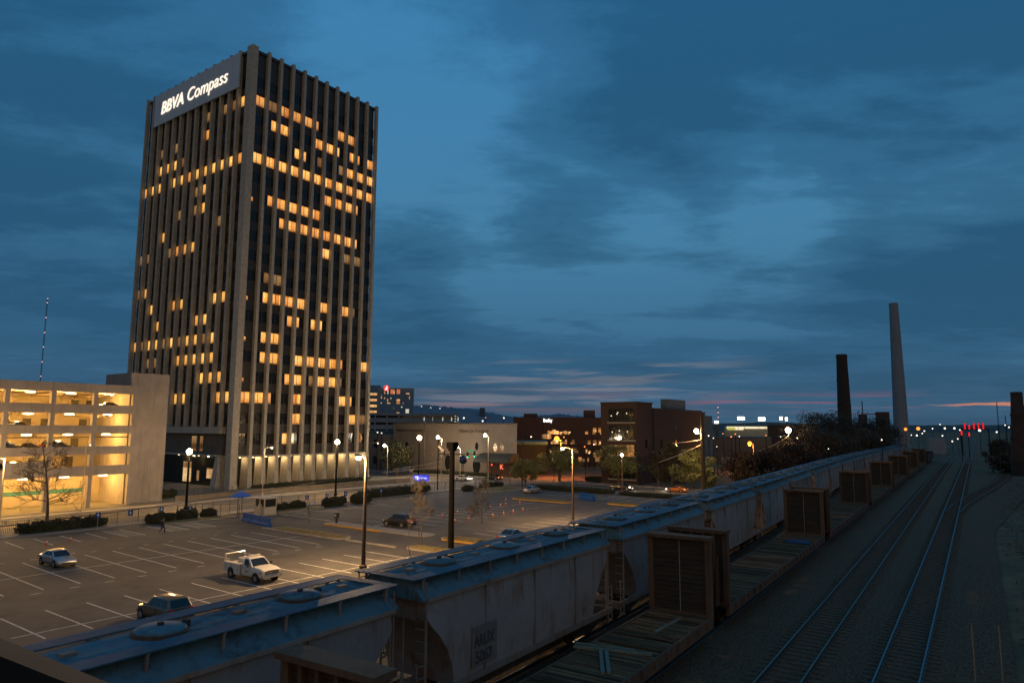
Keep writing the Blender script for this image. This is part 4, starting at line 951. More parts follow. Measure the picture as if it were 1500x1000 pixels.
for x, yb, yt, dist, lab, pw, m_l, c_, hd in ((822, 700, 643, 166, 'orange street lamp in front of the brick warehouse', 5500, m_lens_o, ORANGE, .62), (1105, 696, 650, 190, 'orange street lamp beyond the wagons', 2400, m_lens_o, ORANGE, .55), (911, 668, 667, 132, 'white lamp beside the lit brick-building window', 300, m_lens_w, WHITE, .26)):
    b = at(x, yb, dist); hz = at(x, yt, dist)[2]
    street_lamp(lab, (b[0], b[1], 0), hz, (-.9, .6) if dist > 150 else (0, 0), mat('rusty_pole2', (.17, .09, .05), .8) if 'rusty_pole2' not in bpy.data.materials else bpy.data.materials['rusty_pole2'], m_l, pw, c_, .12, hd, ball=True)
# ---------------------------------------------------------------- utility poles and their wires
def upole(label, base, h, r, arms, name='utility_pole'):
    T = thing(name, label, 'utility pole', base)
    MB().tube((0, 0, -.2), (0, 0, h), r, r*.75, 10).build('pole', m_wood, T)
    for z, l in arms: MB().box(-.06, .06, -l, l, z-.07, z+.07).build('crossarm', m_wood, T)
    return T
b1p = at(1031, 722, 135); U1 = upole('thick dark utility pole with a bright lamp, right of the brick building', (b1p[0], b1p[1], 0), at(1031, 604, 135)[2], .42, ((11.0, 1.4), (7.0, .8)))
q = at(1020, 631, 135)-np.array([b1p[0], b1p[1], 0]); MB().tube((0, 0, q[2]-.3), tuple(q), .06).build('bracket', m_poled, U1)
MB().ball(tuple(q), .42, 12).build('lamp', m_lens_w, U1, smooth=True); lamp_light('lamp_glow', U1, (q[0], q[1], q[2]-.5), 3200, SOD, .25)
b2p = at(1158, 690, 205); U2 = upole('thin utility pole carrying the brightest lamp behind the wagons', (b2p[0], b2p[1], 0), at(1158, 622, 205)[2], .2, ((9.2, 1.0),))
q = at(1154.5, 630, 205)-np.array([b2p[0], b2p[1], 0]); MB().ball(tuple(q), .75, 12).build('lamp', m_lens_w, U2, smooth=True); lamp_light('lamp_glow', U2, (q[0], q[1], q[2]-.9), 2400, SOD, .3)
MB().tube((0, 0, q[2]), tuple(q), .06).build('bracket', m_poled, U2)
# broad dark pole with a boxy camera housing on top
T = thing('camera_pole', 'thick dark steel pole with a boxy head and side camera, beside the wagons', 'pole', (-22.6, -74.0, 0))
MB().lathe([(.42, 0), (.42, .15), (.30, .2), (.25, 9.9)], n=14).build('pole', m_poled, T)
MB().box(-.42, .42, -.42, .42, 9.85, 10.45).box(-.3, .3, -.3, .3, 9.6, 9.85).build('head', m_poled, T)
MB().path([(-.2, .2, 8.9), (-.55, .5, 9.1), (-.6, .55, 9.7)], .06, 6).build('bracket', m_poled, T)
MB().tube((-.62, .58, 9.6), (-1.0, .95, 10.1), .13, .13, 8).build('camera', mat('pale_housing', (.5, .47, .42), .5), T)
for nm, lab, x, yb, yt, dist, r in (('wooden_pole', 'short orange-lit wooden post right of the utility pole', 1034, 705, 683, 150, .16), ('wooden_pole', 'dark wooden pole among the green street trees', 765, 716, 640, 140, .12), ('wooden_pole', 'thin pole in front of the brick warehouse windows', 858, 708, 640, 160, .07), ('wooden_pole', 'tall thin dark pole crossing the stone building wall', 621, 700, 612, 150, .10)):
    b = at(x, yb, dist); hz = at(x, yt, dist)[2]; T = thing(nm, lab, 'pole', (b[0], b[1], 0))
    MB().lathe([(r*1.2, 0), (r, hz*.5), (r*.8, hz)], n=8).build('pole', m_wood, T)
    if hz > 8: MB().box(-.05, .05, -.8, .8, hz-1.2, hz-1.08).build('crossarm', m_wood, T)
# wires
m_wire = mat('wire', (.03, .028, .025), .5, .5, var=.05); m_guy = mat('lamplit_wire', (.55, .40, .26), .4, .6, var=.05)  # lamplight on the bright cables is put into the paler wire colour
def wire(label, a, b, sag, r=.03, m=None, name='power_cable'):
    a, b = np.array(a, float), np.array(b, float); pts = []
    for i in range(17):
        t = i/16; p = a+(b-a)*t-a; p[2] -= sag*4*t*(1-t); pts.append(tuple(p))
    o = MB().path(pts, r, 5).build(name, m or m_wire); o.location = tuple(a); return tag(o, label, 'cable')
wire('dark slack cable sagging across the street in front of the tower', onv(-60, 778, -33), onv(652, 670, -14), .9, .045)
wire('lit cable dropping to the left of the camera pole, lower of two', onv(560, 692, -12), onv(645, 683.5, -12), .05, .05, m_guy)
wire('lit cable dropping to the left of the camera pole, upper of two', onv(575, 688, -12.5), onv(647, 675.5, -12.5), .05, .05, m_guy)
wire('bright wire meeting the thick utility pole, upper of two', at(985, 649, 134), at(1031, 643, 135), .1, .07, m_guy)
wire('bright wire sloping down from the thick utility pole, lower of two', at(965, 677, 133), at(1027, 651, 135), .15, .06, m_guy)
wire('bright wire sloping down from the far utility lamp', at(1112, 660, 203), at(1157, 637, 205), .4, .08, m_guy)
wire('thin dark cable strung between the two utility poles', at(1031, 640, 135), at(1158, 637, 205), .4, .05)

# ---------------------------------------------------------------- fences
m_fence = mat('fence_metal', (.05, .045, .04), .6, .4)
def fence(label, p0, p1, h, step, pickets=None, mesh=False):
    d = np.array(p1, float)-np.array(p0, float); l = np.linalg.norm(d); T = thing('fence', label, 'fence', (p0[0], p0[1], .1), math.atan2(d[1], d[0]))
    n = int(l/step)
    for i in range(n+1): MB().tube((i*l/n, 0, 0), (i*l/n, 0, h), .035, .035, 6).build('post', m_fence, T)
    r = MB()
    for z in (.12, h*.97): r.tube((0, 0, z), (l, 0, z), .018, .018, 5)
    r.build('rail', m_fence, T)
    if pickets:
        b = MB()
        for x in np.arange(pickets, l, pickets): b.box(x-.012, x+.012, -.012, .012, .12, h*.97)
        b.build('pickets', m_fence, T)
    if mesh:
        b = MB()
        for z in np.arange(.3, h, .3): b.tube((0, 0, z), (l, 0, z), .006, .006, 3)
        for x in np.arange(.3, l, .3): b.tube((x, 0, .1), (x, 0, h), .005, .005, 3)
        b.build('wire_mesh', m_fence, T)
fence('picket fence in front of the garage, behind the long hedge', (-75, -31.3), (-34.2, -30.9), 1.55, 3.1, .17)
fence('wire fence in front of the street lamp, left of the ticket booth', (-34.2, -30.9), (-19.5, -31.2), 1.7, 2.4, None, True)
fence('wire gate fence stepping out towards the blue barrier', (-24.6, -33.0), (-22.2, -37.6), 1.8, 2.2, None, True)
fence('wire fence along the street right of the ticket booth', (-14.5, -31.6), (40.5, -31.0), 1.55, 3.0, None, True)
fence('wire fence along the crossing road', (41.3, -31.5), (41.3, -79), 1.55, 3.0, None, True)
fence('dark railing on the low terrace at the left of the tower', (-17, -4.6), (-1.5, -3.4), 1.1, 1.8, .25)
# low retaining wall by the pavement
o = MB().box(-16.5, 35, -11.6, -11.3, 0, .75).box(-16.6, 35.1, -11.65, -11.25, .75, .87).build('retaining_wall', mat('brown_wall', (.16, .13, .10), .9, var=.2, scale=.6)); tag(o, 'long low brown wall along the tower pavement', 'wall')
# two pale posts of the bridge mesh at the bottom right corner
for x, y0, lab in ((1423.5, 912, 'left of two thin pale posts at the bottom right corner'), (1463.5, 916, 'right of two thin pale posts at the bottom right corner')):
    p = at(x, y0, 17); o = MB().tube((0, 0, -6), (0, 0, 0), .014, .014, 6).build('mesh_post', mat('pale_post', (.13, .12, .085), .6)); o.location = tuple(p); tag(o, lab, 'post')
# ---------------------------------------------------------------- small things in and round the lot
def booth():
    T = thing('ticket_booth', 'small white glazed ticket booth beside the blue barrier', 'ticket booth', (-17.4, -36.3, 0), 0)
    mw = mat('white_booth', (.42, .38, .31), .7, var=.12, scale=2)
    MB().box(-1.0, 1.0, -1.2, 1.2, 0, .12).build('base', m_conc, T)
    MB().box(-.95, .95, -1.1, 1.1, .12, 1.15).build('wall', mw, T, bevel=.02)
    for x, y in ((-.9, -1.05), (.9, -1.05), (-.9, 1.05), (.9, 1.05), (-.9, 0)): MB().box(x-.06, x+.06, y-.06, y+.06, 1.15, 2.2).build('post', mw, T)
    MB().box(-.86, .86, -1.0, 1.0, 1.2, 2.15).build('window', m_glass, T)
    MB().box(-1.15, 1.15, -1.3, 1.3, 2.2, 2.36).build('roof', mw, T, bevel=.03)
    MB().box(-1.3, -.96, -.6, -.2, .1, 1.5).build('ticket_machine', mat('machine_grey', (.35, .33, .3), .6), T)
booth()
T = thing('market_umbrella', 'square blue canvas umbrella on two posts behind the ticket booth', 'umbrella', (-19.0, -32.8, 0), .5)
for x in (-.55, .55): MB().tube((x, 0, 0), (x, 0, 2.5), .04).build('post', m_blackm, T)
MB().add([(-1.15, -1.0, 2.45), (1.15, -1.0, 2.45), (1.15, 1.0, 2.45), (-1.15, 1.0, 2.45), (-.25, -.2, 3.0), (.25, -.2, 3.0), (.25, .2, 3.0), (-.25, .2, 3.0), (-1.15, -1.0, 2.3), (1.15, -1.0, 2.3), (1.15, 1.0, 2.3), (-1.15, 1.0, 2.3)],
         [(0, 1, 5, 4), (1, 2, 6, 5), (2, 3, 7, 6), (3, 0, 4, 7), (4, 5, 6, 7), (8, 9, 1, 0), (9, 10, 2, 1), (10, 11, 3, 2), (11, 8, 0, 3), (11, 10, 9, 8)]).build('canopy', m_bluecan, T)
def jersey(label, a, b):
    a, b = np.array(a), np.array(b); d = b-a; l = np.linalg.norm(d)
    T = thing('water_barrier', label, 'barrier', (*a, 0), math.atan2(d[1], d[0])); n = 3
    for i in range(n):
        x0, x1 = l*i/n+.03, l*(i+1)/n-.03
        MB().prism([(-.3, 0), (.3, 0), (.3, .18), (.14, .45), (.09, 1.05), (-.09, 1.05), (-.14, .45), (-.3, .18)], x0, x1, 'x').build('barrier_unit', m_blue, T, bevel=.03)
jersey('blue plastic barrier row closing the lane by the ticket booth', (-22.6, -39.2), (-23.9, -46.6))
jersey('blue plastic barrier row in the far lot beside a lamp pole', (29.2, -58.2), (26.4, -62.6))
T = thing('ticket_kiosk', 'dark ticket kiosk post at the end of the yellow kerb', 'kiosk', (-17.5, -51.0, .15)); MB().box(-.1, .1, -.1, .1, 0, .7).build('stand', m_blackm, T); MB().box(-.2, .2, -.25, .25, .6, 1.25).build('cabinet', m_blackm, T, bevel=.03); MB().box(-.215, -.2, -.17, .17, .8, 1.1).build('screen', mat('kiosk_face', (.30, .27, .22), .5), T)
def acc_sign(label, x, y, yt, v):
    p = onv(x, y, v); zt = onv(x, yt, v)[2]; T = thing('parking_sign', label, 'sign', (p[0], p[1], 0)); zt = max(1.6, zt)
    MB().tube((0, 0, 0), (0, 0, zt), .03).build('post', m_galv, T); MB().box(-.24, .24, -.02, 0, zt-.62, zt).build('plate', m_blue, T).rotation_euler = (0, 0, -.5)
    w = MB().tube((0, -.03, zt-.32), (0, -.022, zt-.32), .11, .11, 12).box(-.03, .03, -.03, -.022, zt-.3, zt-.12); w.build('symbol', mat('sign_white', (.6, .6, .6), .6) if 'sign_white' not in bpy.data.materials else bpy.data.materials['sign_white'], T).rotation_euler = (0, 0, -.5)
for i, (x, y, yt, v, lab) in enumerate(((143, 765, 750, -33.3, 'blue parking sign above the right end of the long hedge'), (189.5, 776, 747, -33.8, 'blue parking sign on a post between two hedges'), (236, 760, 742, -32.4, 'blue parking sign above the hedge behind the walking person'), (278, 756, 741, -32.4, 'blue parking sign at the foot of the blazing lamp pole'),
     (449, 745, 726, -32.4, 'blue parking sign above the bush right of the ticket booth'), (478.5, 738, 723, -32.4, 'blue parking sign left of the dark lamp pole in the middle'), (506, 736, 720, -32.4, 'blue parking sign right of the dark lamp pole in the middle'), (558, 730, 718, -32.4, 'blue parking sign above the left end of the longest hedge'))):
    acc_sign(lab, x, y, yt, v)
# lit blue bank sign at the corner
T = thing('bank_sign', 'lit blue street sign with a white logo and the word Compass', 'sign', (30.2, -20.2, -.03), -YAW*1.45)
for x in (-.9, .9): MB().box(x-.08, x+.08, -.08, .08, 0, 1.0).build('post', m_blackm, T)
MB().box(-1.55, 1.55, -.16, .16, 1.0, 2.15).build('cabinet', glow('sign_blue', (.008, .03, .85), 1.0), T)
MB().box(-1.2, -.5, -.19, -.165, 1.25, 1.95).build('logo', glow('sign_white_lit', (.9, .95, 1), .95), T)
text_mesh('letters', 'Compass', .58, bpy.data.materials['sign_white_lit'], T, (-.35, -.19, 1.42), (math.pi/2, 0, 0), .01, bold=.012, sx=.72)
T = thing('retaining_wall', 'low brown wall stub ending left of the blue bank sign', 'wall', (33.2, -13.6, 0)); MB().box(-3.5, .6, -.2, .2, 0, 1.1).build('wall', bpy.data.materials['brown_wall'], T)
# sphere sculpture
p = at(678, 690, 155); zc = at(678, 673, 155)[2]
T = thing('sphere_sculpture', 'dark polished sphere sculpture on a slim stand before the stone building', 'sculpture', (p[0], p[1], 0)); MB().ball((0, 0, zc), .95, 24).build('sphere', mat('blue_black_polish', (.03, .04, .09), .12, .6, var=.1), T, smooth=True)
for s in (-.4, .4): MB().tube((s, 0, 0), (s*.6, 0, zc-.75), .06).build('leg', m_poled, T)
# traffic signals
m_grn = glow('green_signal', (.05, .95, .45), 2.2); m_redl = glow('red_signal', (1, .04, .03), 3.0)
p = at(641, 704, 135); T = thing('traffic_signal', 'traffic signal mast with a long arm and two green lights', 'traffic signal', (p[0], p[1], 0)); a = at(641, 665, 135); e = at(704, 673, 150)-np.array([p[0], p[1], 0])
MB().tube((0, 0, 0), (0, 0, at(641, 641, 135)[2]), .12, .08, 8).build('mast', m_poled, T); MB().tube((0, 0, a[2]), (e[0], e[1], a[2]-.6), .07, .05, 6).build('arm', m_poled, T)
for i, (x, y) in enumerate(((685, 667), (695, 666))):
    c = at(x, y, 147)-np.array([p[0], p[1], 0]); MB().box(c[0]-.18, c[0]+.18, c[1]-.16, c[1]+.16, c[2]-.55, c[2]+.75).build('signal_head', m_blackm, T); MB().ball((c[0]-.14, c[1]-.10, c[2]-.3), .15, 10).build('green_light', m_grn, T)
c = at(690, 660.5, 149)-np.array([p[0], p[1], 0]); MB().box(c[0]-.9, c[0]+.9, c[1]-.03, c[1]+.03, c[2]-.2, c[2]+.25).build('street_name_sign', glow('name_sign_green', (.02, .35, .16), .6), T).rotation_euler = (0, 0, 0)
for x, y, yb, lab in ((720, 680.5, 694, 'red traffic signal right of the oval windows'), (811.5, 665, 705, 'red traffic signal among the olive street trees')):
    p = at(x, yb, 160); z = at(x, y, 160)[2]; T = thing('traffic_signal', lab, 'traffic signal', (p[0], p[1], 0)); MB().tube((0, 0, 0), (0, 0, z-.5), .08).build('mast', m_poled, T)
    MB().box(-.2, .2, -.16, .16, z-1.1, z+.35).build('signal_head', m_blackm, T); MB().ball((-.12, -.14, z), .16, 10).build('red_light', m_redl, T)
# traffic cones
def cone():
    T = thing('traffic_cone', 'x', 'traffic cone', (0, 0, 0), 0, 'orange cones set out in the lots')
    MB().box(-.2, .2, -.2, .2, 0, .04).build('base', m_orange, T); MB().lathe([(.15, .04), (.035, .72)], n=12).build('cone', m_orange, T); MB().lathe([(.105, .36), (.078, .52)], n=12).build('reflective_band', mat('band_white', (.6, .55, .5), .5), T)
    return remember(T)
C0 = cone(); C0.scale = (.85, .85, .85)
CN = [(-45.3, -40.3, 'orange cone behind the silver sedan, nearer the hedge end'), (-42.9, -39.8, 'orange cone behind the silver sedan, the right one')]
grp_lab = 'orange cone in the rows standing among the twiggy bare tree in the far lot'
CN += [(u, v, grp_lab) for u, v in ((-4.3, -56.7), (-.3, -55.9), (1.9, -56.1), (7, -56), (10.1, -55.6), (12.1, -55.1), (15, -55.7), (-4.8, -61.6), (-7.4, -61.5), (-.2, -62), (2.5, -61.8), (5.2, -61.5), (8, -61.2), (17, -51.5), (4.4, -50.4))]
for i, (u, v, lab) in enumerate(CN):
    if i == 0: C0.location = (u, v, 0); C0['label'] = lab
    else: dup(C0, (u, v, 0), i, lab)
# ---------------------------------------------------------------- distant lights along the horizon
m_far_w = glow('far_white_lamp', (1, .88, .68), 2.5); m_far_o = glow('far_orange_lamp', (1, .26, .03), 2.0); m_far_r = glow('far_red_lamp', (1, .012, .02), 1.3)
def far_lamp(x, y, dist, rpx, m, lab, grp=None, pole=True, name='distant_lamp'):
    p = at(x, y, dist); r = rpx*.85/1019*dist; T = thing(name, lab, 'lamp', (p[0], p[1], 0), 0, grp)
    MB().ball((0, 0, p[2]), r, 8).build('lamp', m, T)
    if pole and p[2] > 1: MB().tube((0, 0, -1), (0, 0, p[2]), max(.08, r*.12), n=5).build('post', m_poled, T)
    return T
far_lamp(1326.5, 628.5, 420, 2.2, m_far_o, 'larger left orange lamp just right of the tall chimney'); far_lamp(1345, 627.5, 430, 2.6, m_far_o, 'bright orange lamp further right of the tall chimney')
GL = 'small white lamps strung along the horizon right of the tall chimney'
for x, y, r in ((1354, 631, .9), (1366, 627.5, .8), (1384, 627, 1.2), (1398, 627, 1.3), (1406, 629.5, .8), (1331, 636, .9), (1343, 637.5, 1.1), (1351, 634.5, .8), (1380.5, 638, .9), (1460, 632.5, 1.0), (1478, 625.5, .9), (1472.5, 622.5, .8), (1377, 621.5, .7), (1395, 646, .9), (1403, 642.5, .8), (1335, 637, .7)):
    far_lamp(x, y, 520 if y < 640 else 330, r, m_far_w, 'tiny white lamp in the string of lights right of the tall chimney', GL)
GB = 'small lamps scattered behind the wagons left of the bright utility lamp'
for x, y, r, m_ in ((1038, 638, 1.1, m_far_w), (1045, 641.5, .8, m_far_w), (1059, 635, .9, m_far_o), (1071, 639.5, 1.2, m_far_o), (1083, 639, .9, m_far_w), (1077, 635.5, 1.0, m_far_o), (1122, 637.5, 1.0, m_far_o), (1143.5, 639.5, .7, m_far_w), (1168, 641.5, .9, m_far_w), (1213.5, 657, .7, m_far_w), (1291.5, 644, 1.0, m_far_w), (1050, 654, .7, m_far_w)):
    far_lamp(x, y, 180 if y > 635 else 210, r, m_, 'tiny lamp in the scatter of lights behind the wagons', GB)
GM = 'small lamps scattered over the brick warehouse'
for x, y, r, m_ in ((738, 612, 1.2, m_far_w), (707, 616.5, 1.3, m_far_w), (711.5, 611.5, .8, m_far_o), (778, 639.5, 1.2, m_far_w), (856.5, 654, 1.2, m_far_o), (795, 612.7, .1, m_far_w), (826, 640, 1.2, m_far_o), (835, 633, .6, m_far_w), (863, 663.5, .9, m_far_w), (870, 651, .9, m_far_w), (879, 648, .8, m_far_w), (553, 633, 1.0, m_far_w), (559, 634, .9, m_far_w)):
    far_lamp(x, y, 196, r, m_, 'tiny lamp in the scatter of lights around the brick warehouse', GM)
GT = 'white lamps on the hospital parking deck roof'
for x, y in ((617.5, 595), (631, 597), (644.5, 598), (588.5, 596), (679.5, 612)):
    far_lamp(x, y, 405, 1.3, m_whw if y < 600 else m_far_w, 'white lamp on a mast over the hospital parking deck', GT)
# masts with warning lights
def mast(label, x, yt, dist, lights, xb, w=.5, y0=600):
    b = at(xb, 640, dist); tz = at(x, yt, dist)[2]; T = thing('radio_mast', label, 'mast', (b[0], b[1], 0)); tp = at(x, yt, dist)-np.array([b[0], b[1], 0])
    m = MB()
    for s in range(3): m.tube((w*math.cos(s*2.1), w*math.sin(s*2.1), 0), (w*math.cos(s*2.1), w*math.sin(s*2.1), tz), w*.28, n=4)
    m.build('lattice', m_poled, T)
    for y in lights: MB().ball((0, 0, at(x, y, dist)[2]), .0006*dist, 8).build('warning_light', glow('warning_red', (1, .45, .45), 2.2) if 'warning_red' not in bpy.data.materials else bpy.data.materials['warning_red'], T)
    return T
mast('tall lattice radio mast with a string of red warning lights, left of the tower', 66, 436, 900, (437, 443, 465, 487, 508, 530, 551), 52, .5)
mast('short mast with three red lights behind the garage roof', 151, 557, 700, (557.5,), 151, .4)
mast('thin radio mast with red lights above the stadium stand', 1053, 596, 900, (596.5, 604, 611), 1053, .35)
mast('thin dark mast right of the red rail signals', 1464, 588, 500, (), 1464, .25); mast('second thin dark mast, left of the dark chimney stub', 1475, 608, 400, (), 1475, .2)
T, w, top = far_block('lit_billboard', 'small white lit billboard left of the stadium stand', 'billboard', 1047, 1053.5, 616, 420, .6, mat('billboard_post', (.1, .1, .1), .8), z0=0)
MB().box(0, w, -.3, -.05, top-1.6, top).build('panel', glow('billboard_face', (1, .95, .9), 1.6), T)
# red railway signals on a gantry over the lines
g0, g1 = at(1409, 640, 330), at(1449, 640, 330)
T = thing('signal_gantry', 'railway signal gantry with five columns of red lights over the lines', 'signal gantry', (g0[0], g0[1], 0), math.atan2(g1[1]-g0[1], g1[0]-g0[0])); gw = math.hypot(g1[0]-g0[0], g1[1]-g0[1]); gz = at(1430, 627.5, 330)[2]
for x in (0, gw): MB().tube((x, 0, 0), (x, 0, gz), .2, n=6).build('gantry_leg', m_poled, T)
MB().box(0, gw, -.25, .25, gz-.35, gz).build('gantry_beam', m_poled, T)
for x, ys in ((1414.5, (621, 624, 627)), (1421, (624, 627)), (1428, (621, 624, 627)), (1434.7, (621, 624, 627)), (1441.5, (621, 624, 627))):
    xx = gw*(x-1409)/40; z0, z1 = at(x, ys[-1]+1, 330)[2], at(x, ys[0]-1.5, 330)[2]
    MB().box(xx-.4, xx+.4, -.1, .15, min(z0, gz), z1).build('signal_head', m_blackm, T)
    for y in ys: MB().ball((xx, -.2, at(x, y, 330)[2]), .31, 8).build('red_light', m_far_r, T)
for x, ys, lab in ((1408, (631.5, 633.5, 636), 'low railway signal with three red lights left of the lines'), (1419, (634.5, 637.5), 'low railway signal with two red lights between the lines')):
    p = at(x, 645, 260); T = thing('ground_signal', lab, 'railway signal', (p[0], p[1], ground_z(p[0], p[1]))); zb = ground_z(p[0], p[1])
    MB().tube((0, 0, 0), (0, 0, at(x, ys[0], 260)[2]-zb), .09).build('post', m_poled, T); MB().box(-.25, .25, -.05, .2, at(x, ys[-1]+1, 260)[2]-zb, at(x, ys[0]-1, 260)[2]-zb).build('signal_head', m_blackm, T)
    for y in ys: MB().ball((-.1, -.2, at(x, y, 260)[2]-zb), .25, 8).build('red_light', m_far_r, T)
far_lamp(1435, 630, 350, 1.7, m_far_w, 'white locomotive-like lamp below the red rail signals')
# ---------------------------------------------------------------- vehicles
m_chrome = mat('chrome', (.6, .58, .55), .2, 1.0, var=.05); m_rim = mat('wheel_rim', (.40, .39, .37), .35, .8, var=.1)
m_hl = mat('headlight_glass', (.55, .53, .48), .15, var=.05); m_tl = mat('taillight_red', (.35, .02, .015), .25, var=.1)
m_hlon = glow('headlight_on', (1, .92, .75), 14); m_tlon = glow('taillight_on', (1, .25, .06), 2.5); m_trim = mat('black_trim', (.02, .02, .02), .6)
def paint(name, c, metal=.5, rough=.32): return mat(name, c, rough, metal, var=.06, scale=.8, coat=.6)
def loft(secs, close=True):
    "secs: list of rings (same count) of points -> skin with capped ends"
    b = MB(); n = len(secs[0]); b.v = [tuple(p) for s in secs for p in s]
    b.f = [(k*n+i, k*n+(i+1) % n, (k+1)*n+(i+1) % n, (k+1)*n+i) for k in range(len(secs)-1) for i in range(n)]
    b.f += [tuple(range(n-1, -1, -1)), tuple((len(secs)-1)*n+i for i in range(n))]
    return b
def car(name, label, cat, loc, rz, pm, kind='sedan', lights=None, group=None):
    "heading is +X; body and cabin are lofts, glass, lamps, wheels, mirrors are parts"
    K = {'sedan': dict(L=4.75, W=1.80, H=1.45, belt=.93, hood=.86, deck=.98, zb=.24, hx=(1.15, .30), rx=(-.75, -1.65), nose=.66, r=.33, wb=2.75),
         'suv': dict(L=4.6, W=1.86, H=1.72, belt=1.08, hood=1.02, deck=1.08, zb=.30, hx=(1.05, .35), rx=(-1.75, -2.15), nose=.82, r=.36, wb=2.65),
         'coupe': dict(L=4.4, W=1.82, H=1.25, belt=.84, hood=.80, deck=.90, zb=.2, hx=(.85, .05), rx=(-.85, -1.5), nose=.58, r=.33, wb=2.55),
         'pickup': dict(L=5.3, W=1.9, H=1.82, belt=1.12, hood=1.08, deck=1.10, zb=.36, hx=(1.15, .55), rx=(-.55, -.75), nose=.92, r=.39, wb=3.3)}[kind]
    T = thing(name, label, cat, loc, rz, group); T.scale = (.9, .9, .9); L_, W_, H_ = K['L'], K['W']/2, K['H']; h = L_/2
    zb, belt = K['zb'], K['belt']
    def sec(x, top, w, zlow):
        hw = W_*w
        return [(x, -hw*.86, zlow), (x, -hw*.99, zlow+.14), (x, -hw, zlow+(top-zlow)*.55), (x, -hw*.95, top-.07), (x, -hw*.80, top), (x, 0, top+.025), (x, hw*.80, top), (x, hw*.95, top-.07), (x, hw, zlow+(top-zlow)*.55), (x, hw*.99, zlow+.14), (x, hw*.86, zlow), (x, 0, zlow)]
    xs = [(h, K['nose']-.12, .80, zb+.08), (h-.08, K['nose'], .88, zb), (h-.45, (K['nose']+K['hood'])/2+.04, .97, zb-.02), (K['hx'][0]+.35, K['hood'], 1, zb-.04), (K['hx'][0]-.1, belt, 1, zb-.04), (0, belt+.01, 1.0, zb-.04), (K['rx'][1]+.3, belt+.02, 1, zb-.04), (K['rx'][1]-.15, K['deck'], .98, zb-.02), (-h+.25, K['deck']-.02, .95, zb+.02), (-h+.05, K['deck']-.08, .90, zb+.06), (-h, K['deck']-.22, .84, zb+.14)]
    loft([sec(*s) for s in xs]).build('body', pm, T, smooth=True)
    f0, f1 = K['hx']; r1, r0 = K['rx']; wb_, wt = W_*.90, W_*.70
    def ring(x, z, w): return [(x, -w, z), (x, w, z)]
    B = [(f0, -wb_, belt-.04), (f0, wb_, belt-.04), (r0, wb_, belt-.02), (r0, -wb_, belt-.02)]
    Tt = [(f1, -wt, H_-.05), (f1, wt, H_-.05), (r1, wt, H_-.04), (r1, -wt, H_-.04)]
    cb = MB().add(B+Tt+[(f1-.25, -wt*.8, H_), (f1-.25, wt*.8, H_), (r1+.2, wt*.8, H_), (r1+.2, -wt*.8, H_)],
                  [(0, 4, 5, 1), (1, 5, 6, 2), (2, 6, 7, 3), (3, 7, 4, 0), (4, 8, 9, 5), (5, 9, 10, 6), (6, 10, 11, 7), (7, 11, 8, 4), (8, 11, 10, 9)])
    cb.build('cabin', pm, T, smooth=True, bevel=.03)
    def panel(nm, q, s0, s1, t0, t1, off, m):
        q = [np.array(p, float) for p in q]
        P = lambda s, t: (q[0]*(1-s)+q[1]*s)*(1-t)+(q[3]*(1-s)+q[2]*s)*t
        a, b, c, d = P(s0, t0), P(s1, t0), P(s1, t1), P(s0, t1); n = np.cross(b-a, d-a); n = n/np.linalg.norm(n)
        cc = (a+c)/2; n = n if n@(cc-np.array([(f0+r0)/2, 0, 1.0])) > 0 else -n
        return MB().hexa([p-n*.02 for p in (a, b, c, d)], [p+n*off for p in (a, b, c, d)]).build(nm, m, T)
    panel('windshield', (B[0], B[1], Tt[1], Tt[0]), .06, .94, .10, .93, .008, m_glass)
    panel('rear_window', (B[3], B[2], Tt[2], Tt[3]), .08, .92, .14, .92, .008, m_glass)
    for s in (0, 1):
        q = (B[3], B[0], Tt[0], Tt[3]) if s == 0 else (B[2], B[1], Tt[1], Tt[2])
        cuts = ((.10, .36), (.40, .66), (.69, .90)) if kind == 'suv' else (((.12, .47), (.51, .90)) if kind in ('sedan', 'coupe') else ((.08, .45), (.50, .92)))
        for a, c in cuts: panel('side_window', q, a, c, .13, .90, .008, m_glass)
    if kind == 'pickup':
        MB().box(-h+.12, r0-.08, -W_*.82, W_*.82, K['deck']-.01, K['deck']+.05).build('tonneau', m_trim, T)
    for sy in (1, -1):
        gp = MB(); yy = sy*W_; xb_ = (f0+r0)/2-.05
        for x in ((f0-.25, xb_, r0+.15) if kind != 'coupe' else (f0-.25, xb_-.3)): gp.box(x-.011, x+.011, min(yy, yy+.006*sy), max(yy, yy+.006*sy), zb+.12, belt-.06)
        gp.box(r0+.15, f0-.25, min(yy, yy+.006*sy), max(yy, yy+.006*sy), zb+.10, zb+.125); gp.build('door_gap', m_trim, T)
        for x in (xb_+.10, r0+.28): MB().box(x, x+.17, min(yy*.985, yy+.022*sy), max(yy*.985, yy+.022*sy), belt-.17, belt-.135).build('handle', pm, T)
    for sx in (1, -1):
        for sy in (1, -1):
            x = sx*K['wb']/2+ (.05 if sx > 0 else -.02); y0 = sy*(W_-.22); y1 = sy*(W_+.012)
            MB().wheel(x, sy*(W_-.05), sy*(W_+.004), K['r']+.02, K['r']+.07).build('wheel_arch', m_trim, T)
            w = MB().wheel(x, y0, y1, K['r'], K['r']).build('wheel', m_rubber, T)
            MB().wheel(x, y1-.01*sy, y1+.012*sy, K['r'], K['r']*.62, 14).build('rim', m_rim, w)
    on = lights or ''
